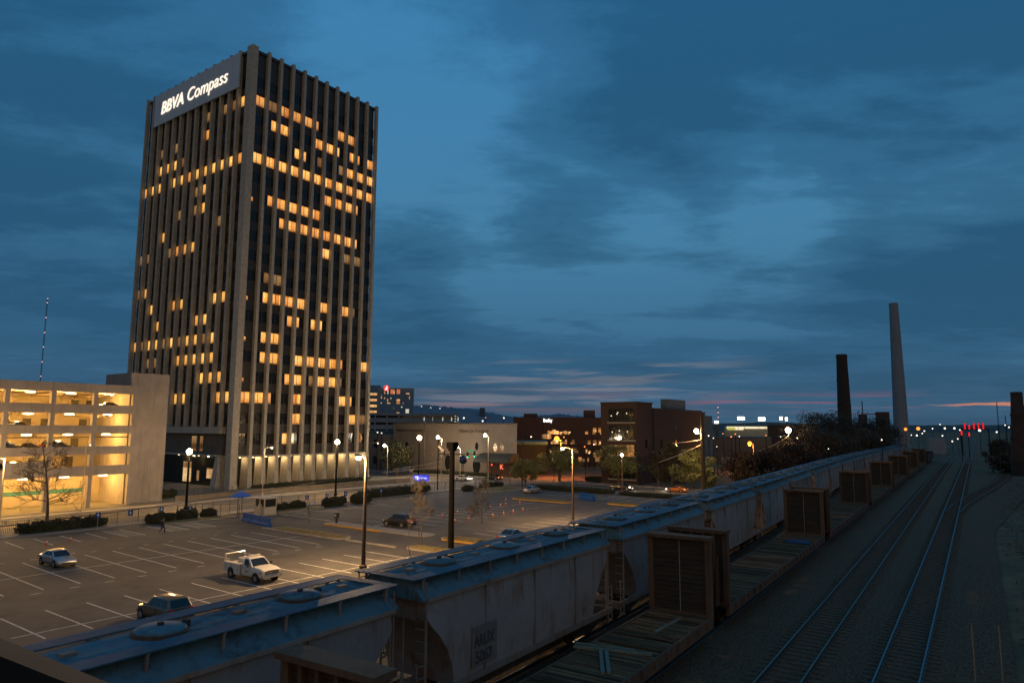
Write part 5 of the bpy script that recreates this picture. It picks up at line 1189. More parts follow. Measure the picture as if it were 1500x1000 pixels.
    for sy in (1, -1):
        MB().hexa([(h-.28, sy*W_*.60, K['nose']-.16), (h-.04, sy*W_*.55, K['nose']-.16), (h-.10, sy*W_*.86, K['nose']-.16), (h-.42, sy*W_*.965, K['nose']-.16)] if sy > 0 else [(h-.42, sy*W_*.965, K['nose']-.16), (h-.10, sy*W_*.86, K['nose']-.16), (h-.04, sy*W_*.55, K['nose']-.16), (h-.28, sy*W_*.60, K['nose']-.16)],
                  [(h-.28, sy*W_*.60, K['nose']+.03), (h-.10, sy*W_*.55, K['nose']-.01), (h-.16, sy*W_*.84, K['nose']+.01), (h-.45, sy*W_*.95, K['nose']+.04)] if sy > 0 else [(h-.45, sy*W_*.95, K['nose']+.04), (h-.16, sy*W_*.84, K['nose']+.01), (h-.10, sy*W_*.55, K['nose']-.01), (h-.28, sy*W_*.60, K['nose']+.03)]).build('headlight', m_hlon if 'h' in on else m_hl, T)
        tz = K['deck']-.25
        MB().box(-h-.005, -h+.2, sy*W_*.62 if sy > 0 else -W_*.93, W_*.93 if sy > 0 else -W_*.62, tz-.10, tz+(.28 if kind == 'suv' else .10)).build('taillight', m_tlon if 't' in on else m_tl, T)
        MB().box(f0-.42, f0-.26, sy*(W_+.02) if sy > 0 else -(W_+.18), (W_+.18) if sy > 0 else -(W_+.02), belt+.02, belt+.15).build('mirror', pm, T, bevel=.03)
    MB().box(h-.03, h+.01, -W_*.55, W_*.55, K['nose']-.27, K['nose']-.13).build('grille', m_trim, T)
    MB().box(h-.05, h+.03, -W_*.70, W_*.70, zb+.10, zb+.20).build('bumper_trim', m_trim, T)
    MB().box(-h-.02, -h+.02, -.26, .26, K['deck']-.42, K['deck']-.29).build('number_plate', mat('plate_white', (.5, .5, .48), .5) if 'plate_white' not in bpy.data.materials else bpy.data.materials['plate_white'], T)
    if 'h' in on: lamp_light('headlight_beam', T, (h+.4, 0, .7), 60, (1, .9, .7), .2)
    return T
HP = math.pi/2
car('parked_car', 'silver sedan parked nose-out alone in the lower left of the lot', 'car', (-48.8, -51.9, 0), -HP, paint('silver_paint', (.42, .40, .38), .6), 'sedan')
car('parked_car', 'brown-gold SUV with its rear window to the viewer, half hidden by the wagons', 'SUV', (-52.2, -76.1, 0), HP, paint('bronze_paint', (.17, .125, .07), .6), 'suv')
car('parked_car', 'black SUV parked across from the yellow kerb, behind the bare trees', 'SUV', (-14.1, -58.3, 0), HP+.05, paint('black_paint', (.014, .012, .012), .2), 'suv')
car('parked_car', 'dark car with only its roof showing over the wagon roofs', 'car', (-14.6, -75.6, 0), HP*.0+.15, paint('slate_paint', (.10, .12, .14), .4), 'sedan')
car('parked_car', 'silver hatchback parked in the far corner of the lot by the green tree', 'car', (31.8, -46.6, 0), .05, paint('silver_paint_far', (.40, .38, .36), .5), 'sedan')
car('moving_car', 'white car with bright headlights driving through the crossing', 'car', (46.4, -18.0, -.035), -HP, paint('white_paint', (.62, .58, .54), .1), 'sedan', 'h')
car('moving_car', 'dark car with orange tail lights driving away on the crossing road', 'car', (52.6, -21.6, -.035), HP, paint('black_paint_far', (.02, .02, .022), .3), 'sedan', 't')
car('moving_car', 'black pickup with lit headlights on the crossing road below the olive trees', 'pickup truck', (46.8, -57.2, -.035), -HP, paint('black_pickup_paint', (.014, .014, .015), .3), 'pickup', 'h')
car('moving_car', 'orange sports car on the crossing road with glowing tail lights', 'sports car', (50.9, -66.6, -.035), HP, paint('orange_paint', (.60, .17, .015), .2), 'coupe', 'ht')
car('parked_car', 'pale van-like car parked behind the evergreen tree', 'car', (57.9, 11.0, 0), HP, paint('cream_paint', (.5, .47, .42), .1), 'suv')
dk = paint('garage_dark_paint', (.03, .027, .025), .3); gd = [
    ((-38.6, -7.5, 8.15), .1, 'suv', 'dark car on the second garage deck, left one of a pair'), ((-35.9, -7.0, 8.15), .1, 'sedan', 'dark car on the second garage deck, right one of a pair'), ((-32.4, -7.6, 8.15), 0, 'suv', 'dark SUV alone in the middle bay of the second garage deck'),
    ((-37.4, -7.2, 11.15), .2, 'sedan', 'dark car on the third garage deck behind the parapet'), ((-25.6, -7.4, 14.15), .1, 'sedan', 'dark car with a bright windscreen glint on the top lit garage deck'), ((-36.8, -7.6, 5.3), 0, 'suv', 'dark car with a lamp glint on the lowest garage deck')]
for loc, rz, kd, lab in gd: car('garaged_car', lab, 'car', loc, rz, dk, kd)

def service_truck():
    wt = paint('truck_white', (.58, .53, .45), .0, .35)
    T = thing('service_truck', 'white utility pickup with tool lockers and a ladder rack, in the middle of the lot', 'truck', (-41.95, -70.0, 0), -HP); T.scale = (.89, .89, .89)
    W_ = 1.0
    # front: hood and cab (heading +X)
    def sec(x, top, w, zl): hw = W_*w; return [(x, -hw*.92, zl), (x, -hw, zl+.2), (x, -hw, top-.16), (x, -hw*.88, top), (x, 0, top+.03), (x, hw*.88, top), (x, hw, top-.16), (x, hw, zl+.2), (x, hw*.92, zl)]
    loft([sec(2.86, 1.08, .90, .55), sec(2.78, 1.14, .95, .50), sec(2.3, 1.24, .985, .48), sec(1.45, 1.30, 1, .48), sec(1.2, 1.30, 1, .46), sec(-.1, 1.30, 1, .46), sec(-.14, 1.28, .98, .46)]).build('body', wt, T, smooth=True)
    B = [(1.38, -.93, 1.26), (1.38, .93, 1.26), (-.12, .93, 1.26), (-.12, -.93, 1.26)]; Tt = [(.62, -.74, 1.88), (.62, .74, 1.88), (-.06, .74, 1.90), (-.06, -.74, 1.90)]
    MB().add(B+Tt+[(.45, -.6, 1.95), (.45, .6, 1.95), (0, .6, 1.95), (0, -.6, 1.95)], [(0, 4, 5, 1), (1, 5, 6, 2), (2, 6, 7, 3), (3, 7, 4, 0), (4, 8, 9, 5), (5, 9, 10, 6), (6, 10, 11, 7), (7, 11, 8, 4), (8, 11, 10, 9)]).build('cab', wt, T, smooth=True, bevel=.03)
    def quad(nm, q, s0, s1, t0, t1, m):
        q = [np.array(p, float) for p in q]; P = lambda s, t: (q[0]*(1-s)+q[1]*s)*(1-t)+(q[3]*(1-s)+q[2]*s)*t
        a, b, c, d = P(s0, t0), P(s1, t0), P(s1, t1), P(s0, t1); n = np.cross(b-a, d-a); n /= np.linalg.norm(n); n = n if n@((a+c)/2-np.array([.5, 0, 1.4])) > 0 else -n
        MB().hexa([p-n*.02 for p in (a, b, c, d)], [p+n*.01 for p in (a, b, c, d)]).build(nm, m, T)
    quad('windshield', (B[0], B[1], Tt[1], Tt[0]), .05, .95, .08, .94, m_glass); quad('rear_window', (B[3], B[2], Tt[2], Tt[3]), .12, .88, .2, .9, m_glass)
    quad('side_window', (B[3], B[0], Tt[0], Tt[3]), .16, .78, .10, .90, m_glass); quad('side_window', (B[2], B[1], Tt[1], Tt[2]), .16, .78, .10, .90, m_glass)
    # service body: two locker banks with a bed between them
    for s in (-1, 1):
        y0, y1 = (s*.62, s*1.04) if s > 0 else (s*1.04, s*.62)
        p = [(-.30, .42), (-.30, 1.36), (-2.85, 1.36), (-2.85, .55), (-2.45, .55)]
        arch = [(-1.72+.50*math.cos(a), .55+.45*math.sin(a)) for a in np.linspace(math.pi, 0, 9)]
        MB().prism(p+arch+[(-1.2, .42)], y0, y1, 'y').build('locker_bank', wt, T, bevel=.015)
        yy = s*1.045
        for x0, x1, z0, z1 in ((-.92, -.36, .52, 1.28), (-2.08, -.98, 1.05, 1.30), (-2.80, -2.2, .62, 1.28)):
            b = MB().box(x0, x1, min(yy, yy-.02*s), max(yy, yy-.02*s)+.006, z0, z1); d_ = b.build('locker_door', wt, T, bevel=.01)
            MB().box((x0+x1)/2-.05, (x0+x1)/2+.05, yy-.006, yy+.012, (z0+z1)/2-.05, (z0+z1)/2+.05).build('latch', m_trim, d_)
    MB().box(-2.85, -.25, -.62, .62, .70, .78).build('bed_floor', m_trim, T); MB().box(-2.9, -2.84, -.98, .98, .55, 1.2).build('tailgate', wt, T); MB().box(-.36, -.30, -.62, .62, .78, 1.5).build('bed_head', m_trim, T)
    rk = MB()
    for x in (-2.75, -2.55): rk.tube((x, -.98, 1.36), (x, -.98, 2.0), .028)
    rk.tube((-2.75, -.98, 2.0), (-2.65, .98, 2.02), .028).tube((-2.55, -.98, 2.0), (-2.65, .98, 2.02), .028).tube((-2.65, .98, 1.36), (-2.65, .98, 2.02), .028)
    rk.tube((-.45, -.98, 1.36), (-.45, -.98, 1.92), .03).tube((-.45, .98, 1.36), (-.45, .98, 1.92), .03).tube((-.45, -1.1, 1.92), (-.45, 1.1, 1.92), .03); rk.build('ladder_rack', wt, T)
    for x in (1.95, -1.72):
        for s in (1, -1):
            MB().wheel(x, s*.93, s*1.004, .42, .50).build('wheel_arch', m_trim, T); w = MB().wheel(x, s*.74, s*1.012, .39, .39).build('wheel', m_rubber, T); MB().wheel(x, s*1.0, s*1.03, .39, .21, 14).build('rim', m_rim, w)
    MB().box(2.80, 2.90, -.66, .66, .80, 1.06).build('grille', m_trim, T); MB().box(2.86, 2.92, -.68, .68, .90, .96).build('grille_bar', m_chrome, T)
    MB().box(2.78, 3.0, -.98, .98, .48, .70).build('bumper', m_chrome, T, bevel=.04)
    for s in (1, -1):
        MB().box(2.66, 2.885, s*.68 if s > 0 else -.92, .92 if s > 0 else s*.68, .80, 1.06).build('headlight', m_hl, T, bevel=.02); MB().box(-2.91, -2.86, s*.85 if s > 0 else -1.0, 1.0 if s > 0 else s*.85, .8, 1.1).build('taillight', m_tl, T)
        MB().box(2.5, 2.7, s*.93 if s > 0 else -.975, .975 if s > 0 else s*.93, .82, 1.04).build('indicator', mat('indicator_orange', (.5, .14, .02), .3) if 'indicator_orange' not in bpy.data.materials else bpy.data.materials['indicator_orange'], T)
        MB().box(1.02, 1.14, s*1.02 if s > 0 else -1.26, 1.26 if s > 0 else s*1.02, 1.28, 1.52).build('mirror', m_trim, T, bevel=.02)
        dr = MB().box(-.02, 1.30, s*1.0-.004, s*1.0+.010, .56, 1.24).build('door', wt, T); MB().box(.1, .3, s*1.0-.01, s*1.0+.03, 1.10, 1.15).build('handle', m_trim, dr)
        MB().box(.35, 1.0, s*1.0-.006, s*1.0+.014, .86, .90).box(.45, .9, s*1.0-.006, s*1.0+.014, .78, .81).build('door_lettering', m_trim, dr)
service_truck()
# ---------------------------------------------------------------- the person crossing the lot
def skin_obj(name, pts, edges, radii, m, parent, sub=2, root=0):
    me = bpy.data.meshes.new(name); me.from_pydata(pts, edges, []); o = bpy.data.objects.new(name, me); COL.objects.link(o)
    sk = o.modifiers.new('skin', 'SKIN'); sk.use_smooth_shade = True
    for i, v in enumerate(me.skin_vertices[0].data):
        r = radii[i]; v.radius = (r, r) if not isinstance(r, tuple) else r; v.use_root = (i == root)
    s = o.modifiers.new('sub', 'SUBSURF'); s.levels = sub; s.render_levels = sub
    me.materials.append(m); o.parent = parent; return o
PT = thing('person', 'person in dark clothes with a backpack striding across the empty lot', 'person', (-34.0, -41.1, 0), -.9); PT.scale = (.92, .92, .92)
m_skin = mat('skin', (.30, .17, .11), .6, var=.1); m_jacket = mat('dark_jacket', (.022, .022, .03), .85, var=.2, scale=6); m_trous = mat('dark_trousers', (.03, .028, .03), .9, var=.2, scale=6); m_hair = mat('hair', (.02, .014, .01), .7)
J = {'pel': (0, 0, .95), 'waist': (.02, 0, 1.10), 'chest': (.05, 0, 1.33), 'neck': (.07, 0, 1.50), 'head': (.10, 0, 1.60), 'top': (.11, 0, 1.72), 'lh': (0, .10, .93), 'lk': (.20, .11, .52), 'la': (.22, .11, .09), 'lt': (.36, .12, .05), 'rh': (0, -.10, .93), 'rk': (-.02, -.11, .50), 'ra': (-.34, -.11, .16), 'rt': (-.25, -.12, .05),
     'ls': (.05, .19, 1.43), 'le': (-.10, .24, 1.17), 'lw': (.02, .25, .96), 'rs': (.05, -.19, 1.43), 're': (.10, -.25, 1.17), 'rw': (.30, -.22, 1.06)}
names = list(J); ix = {k: i for i, k in enumerate(names)}
ED = [('pel', 'waist'), ('waist', 'chest'), ('chest', 'neck'), ('neck', 'head'), ('head', 'top'), ('pel', 'lh'), ('lh', 'lk'), ('lk', 'la'), ('la', 'lt'), ('pel', 'rh'), ('rh', 'rk'), ('rk', 'ra'), ('ra', 'rt'), ('chest', 'ls'), ('ls', 'le'), ('le', 'lw'), ('chest', 'rs'), ('rs', 're'), ('re', 'rw')]
RD = dict(pel=.13, waist=.12, chest=.14, neck=.055, head=.085, top=.07, lh=.085, lk=.058, la=.04, lt=.035, rh=.085, rk=.058, ra=.04, rt=.035, ls=.062, le=.045, lw=.03, rs=.062, re=.045, rw=.03)
pts = [J[k] for k in names]; rad = [RD[k] for k in names]; eds = [(ix[a], ix[b]) for a, b in ED]
for w, sgn in (('lw', 1), ('rw', -1)):                      # palm, four fingers and a thumb on each wrist
    p = np.array(J[w]); d = np.array([.25, 0, -.97]); base = ix[w]; pts.append(tuple(p+d*.07)); rad.append(.028); pm_ = len(pts)-1; eds.append((base, pm_))
    for k in range(4):
        q = p+d*.10+np.array([0, (k-1.5)*.019, 0]); pts.append(tuple(q)); rad.append(.0095); a = len(pts)-1; eds.append((pm_, a))
        pts.append(tuple(q+np.array([.03, 0, -.045+.006*abs(k-1)]))); rad.append(.008); eds.append((a, a+1))
    q = p+d*.05+np.array([.035, sgn*-.01, 0]); pts.append(tuple(q)); rad.append(.010); a = len(pts)-1; eds.append((pm_, a)); pts.append(tuple(q+np.array([.02, 0, -.03]))); rad.append(.0085); eds.append((a, a+1))
skin_obj('body', pts, eds, rad, m_skin, PT)
JK = ['pel', 'waist', 'chest', 'neck', 'ls', 'le', 'lw', 'rs', 're', 'rw']; jp = [J[k] for k in JK]; jp[3] = (.06, 0, 1.47)
skin_obj('jacket', jp, [(0, 1), (1, 2), (2, 3), (2, 4), (4, 5), (5, 6), (2, 7), (7, 8), (8, 9)], [.16, .155, .17, .075, .082, .062, .05, .082, .062, .05], m_jacket, PT)
TK = ['pel', 'lh', 'lk', 'la', 'rh', 'rk', 'ra']; skin_obj('trousers', [J[k] for k in TK], [(0, 1), (1, 2), (2, 3), (0, 4), (4, 5), (5, 6)], [.15, .105, .078, .062, .105, .078, .062], m_trous, PT)
for k, t in (('la', 'lt'), ('ra', 'rt')): skin_obj('shoe', [tuple(np.array(J[k])-np.array([.04, 0, .02])), J[t]], [(0, 1)], [.055, .045], m_trim, PT, 1)
skin_obj('hair', [(.07, 0, 1.66), (.10, 0, 1.745)], [(0, 1)], [.088, .062], m_hair, PT)
MB().ball((.185, .03, 1.635), .011, 6).ball((.185, -.03, 1.635), .011, 6).tube((.178, 0, 1.615), (.205, 0, 1.60), .010).build('face_details', m_hair, PT)
MB().box(-.24, -.08, -.15, .15, 1.02, 1.46).build('backpack', mat('backpack_fabric', (.05, .03, .025), .9), PT, bevel=.04)
# ---------------------------------------------------------------- the two standing trains
def weather(name, base, rust, amt, rough=.7):
    "old wagon paint: vertical rust runs and blotches over the base colour"
    m = mat(name, base, rough, 0, var=.12, scale=.7); t = m.node_tree; b = t.nodes['Principled BSDF']; old = b.inputs['Base Color'].links[0].from_socket
    g = t.nodes.new('ShaderNodeTexCoord'); mp = t.nodes.new('ShaderNodeMapping'); mp.inputs['Scale'].default_value = (2.6, 2.6, .35); t.links.new(g.outputs['Object'], mp.inputs[0])
    a = t.nodes.new('ShaderNodeTexNoise'); a.inputs['Scale'].default_value = 1.0; a.inputs['Detail'].default_value = 7; a.inputs['Roughness'].default_value = .7; oi = t.nodes.new('ShaderNodeObjectInfo'); sh = t.nodes.new('ShaderNodeVectorMath'); sh.operation = 'MULTIPLY_ADD'; cb = t.nodes.new('ShaderNodeCombineXYZ'); sh.inputs[1].default_value = (60, 60, 60)
    for i_ in range(3): t.links.new(oi.outputs['Random'], cb.inputs[i_])
    t.links.new(cb.outputs[0], sh.inputs[0]); t.links.new(mp.outputs[0], sh.inputs[2]); t.links.new(sh.outputs[0], a.inputs['Vector'])
    c = t.nodes.new('ShaderNodeTexNoise'); c.inputs['Scale'].default_value = .55; c.inputs['Detail'].default_value = 8; c.inputs['Roughness'].default_value = .7; t.links.new(g.outputs['Object'], c.inputs['Vector'])
    mu = t.nodes.new('ShaderNodeMath'); mu.operation = 'MULTIPLY'; t.links.new(a.outputs[0], mu.inputs[0]); t.links.new(c.outputs[0], mu.inputs[1])
    r = t.nodes.new('ShaderNodeValToRGB'); r.color_ramp.elements[0].position = .27-.10*amt; r.color_ramp.elements[1].position = .40-.06*amt; t.links.new(mu.outputs[0], r.inputs[0])
    mx = t.nodes.new('ShaderNodeMix'); mx.data_type = 'RGBA'; t.links.new(r.outputs[0], mx.inputs[0]); t.links.new(old, mx.inputs[6]); mx.inputs[7].default_value = (*rust, 1)
    tn = t.nodes.new('ShaderNodeMapRange'); tn.inputs[3].default_value = .72; tn.inputs[4].default_value = 1.12; t.links.new(oi.outputs['Random'], tn.inputs[0])
    hs = t.nodes.new('ShaderNodeHueSaturation'); t.links.new(tn.outputs[0], hs.inputs['Value']); t.links.new(mx.outputs[2], hs.inputs['Color']); t.links.new(hs.outputs[0], b.inputs['Base Color'])
    return m
m_hop = weather('weathered_grey_paint', (.225, .21, .195), (.17, .09, .055), .25)
m_roof = weather('chalky_roof_paint', (.082, .165, .195), (.045, .045, .045), .3, .8)
m_sill = weather('worn_sill_paint', (.24, .20, .165), (.20, .10, .05), .4)
m_rustst = weather('rusty_steel', (.125, .066, .032), (.07, .040, .022), .5, .85)
m_under = mat('dirty_underframe', (.04, .032, .024), .95, var=.3, scale=2)
m_plank = mat('grey_plank', (.14, .086, .044), .95, var=.5, scale=1.3, stretch=(4, .5, 1), spec=.15)
def per_plank(m, step):
    "each deck board its own grey-brown"
    t = m.node_tree; b = t.nodes['Principled BSDF']; old = b.inputs['Base Color'].links[0].from_socket; g = t.nodes.new('ShaderNodeTexCoord'); sx = t.nodes.new('ShaderNodeSeparateXYZ'); t.links.new(g.outputs['Object'], sx.inputs[0])
    d = t.nodes.new('ShaderNodeMath'); d.operation = 'DIVIDE'; d.inputs[1].default_value = step; t.links.new(sx.outputs[0], d.inputs[0]); fl = t.nodes.new('ShaderNodeMath'); fl.operation = 'FLOOR'; t.links.new(d.outputs[0], fl.inputs[0])
    w = t.nodes.new('ShaderNodeTexWhiteNoise'); w.noise_dimensions = '1D'; t.links.new(fl.outputs[0], w.inputs['W']); mr = t.nodes.new('ShaderNodeMapRange'); mr.inputs[3].default_value = .4; mr.inputs[4].default_value = 1.35; t.links.new(w.outputs['Value'], mr.inputs[0])
    h = t.nodes.new('ShaderNodeHueSaturation'); t.links.new(mr.outputs[0], h.inputs['Value']); t.links.new(old, h.inputs['Color']); t.links.new(h.outputs[0], b.inputs['Base Color']); return m
m_lining = mat('dark_bulkhead_planks', (.048, .034, .021), .95, var=.4, scale=1.5, stretch=(.4, .4, 4))
m_sten = mat('stencil_patch', (.135, .122, .11), .8, var=.2, scale=3); m_stl = mat('stencil_letters', (.05, .047, .043), .8, var=.1)
m_grat = mat('galvanised_grating', (.032, .10, .14), .6, .2, var=.25, scale=3)
per_plank(m_plank, .235)
def bogie(T, x):
    b = MB()
    for s in (-1, 1): b.prism([(x-1.25, .38), (x-.9, .62), (x-.35, .72), (x+.35, .72), (x+.9, .62), (x+1.25, .38), (x+.9, .30), (x+.3, .22), (x-.3, .22), (x-.9, .30)], s*.98-.08, s*.98+.08, 'y')
    b.box(x-.22, x+.22, -1.0, 1.0, .45, .78); o = b.build('bogie', m_under, T)
    for dx in (-.88, .88):
        w = MB()
        for s in (-1, 1): w.tube((x+dx, s*.70, .42), (x+dx, s*.83, .42), .42, .42, 18).tube((x+dx, s*.66, .42), (x+dx, s*.70, .42), .45, .45, 18)
        w.tube((x+dx, -.7, .42), (x+dx, .7, .42), .08).build('wheelset', m_under, o)
def hopper():
    T = thing('hopper_wagon', 'x', 'hopper wagon', (0, 0, 0), 0, 'covered hopper wagons of the inner train')
    half = [(-6.65, 4.15), (-6.65, 3.55), (-6.45, 3.28), (-6.0, 2.86), (-5.6, 2.35), (-5.32, 1.8), (-5.16, 1.3), (-5.1, 1.0)]
    out = half+[(-x, z) for x, z in half[::-1]]; n = len(out); b = MB()
    # curved flanks: slightly barrel shaped, slope sheets between the two outlines
    wy = lambda z: 1.50+.09*math.sin(math.pi*(z-.9)/3.4)
    for s in (-1, 1): b.v += [(x, s*wy(z), z) for x, z in out]
    k = len(half)
    for i in range(k-1):
        j = n-1-i; b.f += [(i, i+1, j-1, j), (n+i, n+j, n+j-1, n+i+1), (i, n+i, n+i+1, i+1), (j, j-1, n+j-1, n+j)]
    b.f += [(k-1, n+k-1, n+k, k)]
    b.build('body', m_hop, T, smooth=True)
    rib = MB()
    for x in (-3.4, 0, 3.4): rib.box(x-.03, x+.03, -1.605, -1.56, 1.1, 4.1).box(x-.03, x+.03, 1.56, 1.605, 1.1, 4.1)
    rib.build('seam', m_hop, T)
    MB().prism([(-1.60, 4.12), (-1.60, 4.20), (-1.22, 4.48), (-.84, 4.74), (-.4, 4.77), (.4, 4.77), (.84, 4.74), (1.22, 4.48), (1.60, 4.20), (1.60, 4.12)], -6.9, 6.9, 'x').build('roof', m_roof, T)
    tr = MB()
    for s in (-1, 1): tr.box(-6.7, 6.7, s*1.61-.05, s*1.61+.05, 4.08, 4.20)
    tr.build('eave_rail', m_sill, T)
    for x in (-4.2, .1, 4.35):
        h_ = MB().lathe([(.66, 4.72), (.66, 4.82)], (x, 0, 0), 28).build('hatch', m_rustst, T); MB().lathe([(.60, 4.83), (.60, 4.88), (.48, 4.93), (.06, 4.95)], (x, 0, 0), 28).build('hatch_lid', m_roof, h_, smooth=True)
        MB().box(x-.06, x+.06, -.06, .06, 4.94, 5.02).build('lid_knob', m_under, h_); MB().box(x+.62, x+.74, -.09, .09, 4.75, 4.94).build('latch', m_under, h_)
    for x in (-2.0, 2.3, -5.8, 6.0): MB().box(x-.16, x+.16, -.12, .12, 4.75, 4.84).build('roof_fitting', m_sill, T)
    for s in (-1, 1):
        rb = MB(); y0, y1 = (s*.76, s*1.38) if s > 0 else (s*1.38, s*.76)
        for j in range(9): y = y0+(y1-y0)*(j+.5)/9; rb.box(-6.95, 6.95, y-.031, y+.031, 4.79, 4.825)
        for x in np.arange(-6.9, 6.95, .35): rb.box(x-.012, x+.012, y0, y1, 4.788, 4.823)
        rb.build('running_board', m_grat, T)
        for x in (-6.6, -4.7, -2.8, -.95, .95, 2.8, 4.7, 6.6): MB().box(x-.035, x+.035, s*1.32-.03, s*1.32+.03, 4.30, 4.79).box(x-.035, x+.035, y0, y1, 4.75, 4.79).build('bracket', m_sill, T)
    for s in (-1, 1):
        gb = MB()
        for j in range(7): x = s*(6.72+.045*j*1.4); gb.box(x-.018, x+.018, -1.38, 1.38, 4.79, 4.825)
        for y in (-1.2, 0, 1.2): gb.box(min(s*6.6, s*7.12), max(s*6.6, s*7.12), y-.02, y+.02, 4.75, 4.79)
        gb.build('end_walkway', m_grat, T)
        MB().box(min(s*6.60, s*6.72), max(s*6.60, s*6.72), -1.15, 1.15, 3.45, 4.6).build('end_sheet', m_sill, T)
    sl = MB()
    for s in (-1, 1): sl.box(-7.15, 7.15, s*1.50-.09, s*1.50+.09, .92, 1.14)
    sl.box(-7.3, 7.3, -.25, .25, .70, 1.05).box(-7.2, -6.95, -1.55, 1.55, .80, 1.14).box(6.95, 7.2, -1.55, 1.55, .80, 1.14); sl.build('underframe', m_sill, T)
    for sx in (-1, 1):
        p = MB()
        for y in (-1.5, -.5, .5, 1.5): p.tube((sx*6.62, y, 1.1), (sx*6.62, y, 4.1), .045, .045, 6)
        p.build('end_post', m_sill, T)
        for s in (-1, 1):
            l = MB(); xa, xb = sx*6.72, sx*7.12
            for x in (xa, xb): l.tube((x, s*1.55, .5), (x, s*1.55, 4.72 if x == xa else 2.2), .03, .03, 6)
            for z in np.arange(.6, 2.2, .38): l.tube((xa, s*1.55, z), (xb, s*1.55, z), .018, .018, 5)
            for z in np.arange(1.3, 4.2, .38): l.tube((sx*6.72, s*1.55, z), (sx*6.72, s*1.12, z), .018, .018, 5)
            l.build('ladder', m_sill, T)
    for x in (-3.3, 0, 3.3): MB().hexa([(x-.35, -.5, .40), (x+.35, -.5, .40), (x+.35, .5, .40), (x-.35, .5, .40)], [(x-1.5, -1.4, 1.02), (x+1.5, -1.4, 1.02), (x+1.5, 1.4, 1.02), (x-1.5, 1.4, 1.02)]).build('outlet', m_under, T)
    for x in (-5.25, 5.25): bogie(T, x)
    return T
H0 = hopper()
pa = MB().box(-4.25, -2.72, -1.612, -1.55, 1.35, 2.72).build('stencil_patch', m_sten, H0)
text_mesh('stencil_letters', 'ARUX', .56, m_stl, pa, (-4.12, -1.62, 2.02), (math.pi/2, 0, 0), .006, bold=.012, sx=.80)
text_mesh('stencil_letters', '5067', .56, m_stl, pa, (-4.05, -1.62, 1.47), (math.pi/2, 0, 0), .006, bold=.012, sx=.92)
MB().box(4.1, 4.35, -1.612, -1.55, 1.5, 1.75).build('data_plate', m_sten, H0)
remember(H0)
HL2 = [(-66.75, 'covered hopper wagon nearest the bridge, its blue-grey roof filling the bottom edge'), (-51.8, 'covered hopper wagon with a stencilled number patch, second from the bottom edge'), (-36.55, 'covered hopper wagon behind the nearest tall flatcar bulkhead, third from the bottom edge'), (-21.4, 'covered hopper wagon behind the second flatcar bulkhead, fourth from the bottom edge'),
       (-6.3, 'covered hopper wagon with a pale stained end, fifth from the bottom edge'), (8.8, 'covered hopper wagon behind the third flatcar bulkhead, sixth in the row'), (23.9, 'seventh covered hopper wagon, ahead of the orange lamp'), (39.0, 'eighth covered hopper wagon in the row'), (54.1, 'ninth covered hopper wagon in the row, below the dark thicket'),
       (69.2, 'tenth covered hopper wagon in the row'), (84.3, 'eleventh covered hopper wagon in the row, before the brick chimney'), (99.4, 'twelfth covered hopper wagon in the row'), (114.5, 'thirteenth covered hopper wagon in the row'), (129.6, 'fourteenth covered hopper wagon, before the tall pale chimney'), (144.7, 'fifteenth covered hopper wagon, at the foot of the tall pale chimney'), (159.8, 'last visible covered hopper wagon, beyond the tall pale chimney')]
for i, (u, lab) in enumerate(HL2):
    v = hop_v(u)+1.6; rz = math.atan2(hop_v(u+6)-hop_v(u-6), 12)
    if i == 0: H0.location = (u, v, 2.2); H0.rotation_euler = (0, 0, rz); H0['label'] = lab
    else: dup(H0, (u, v, 2.2), rz, lab, skip=() if i == 1 else ('stencil_patch',))
for c in [c for c in KIDS[H0.name] if c.name.split('.')[0] == 'stencil_patch']:      # only the second wagon shows the number patch
    for g in KIDS.get(c.name, []): bpy.data.objects.remove(g)
    bpy.data.objects.remove(c)

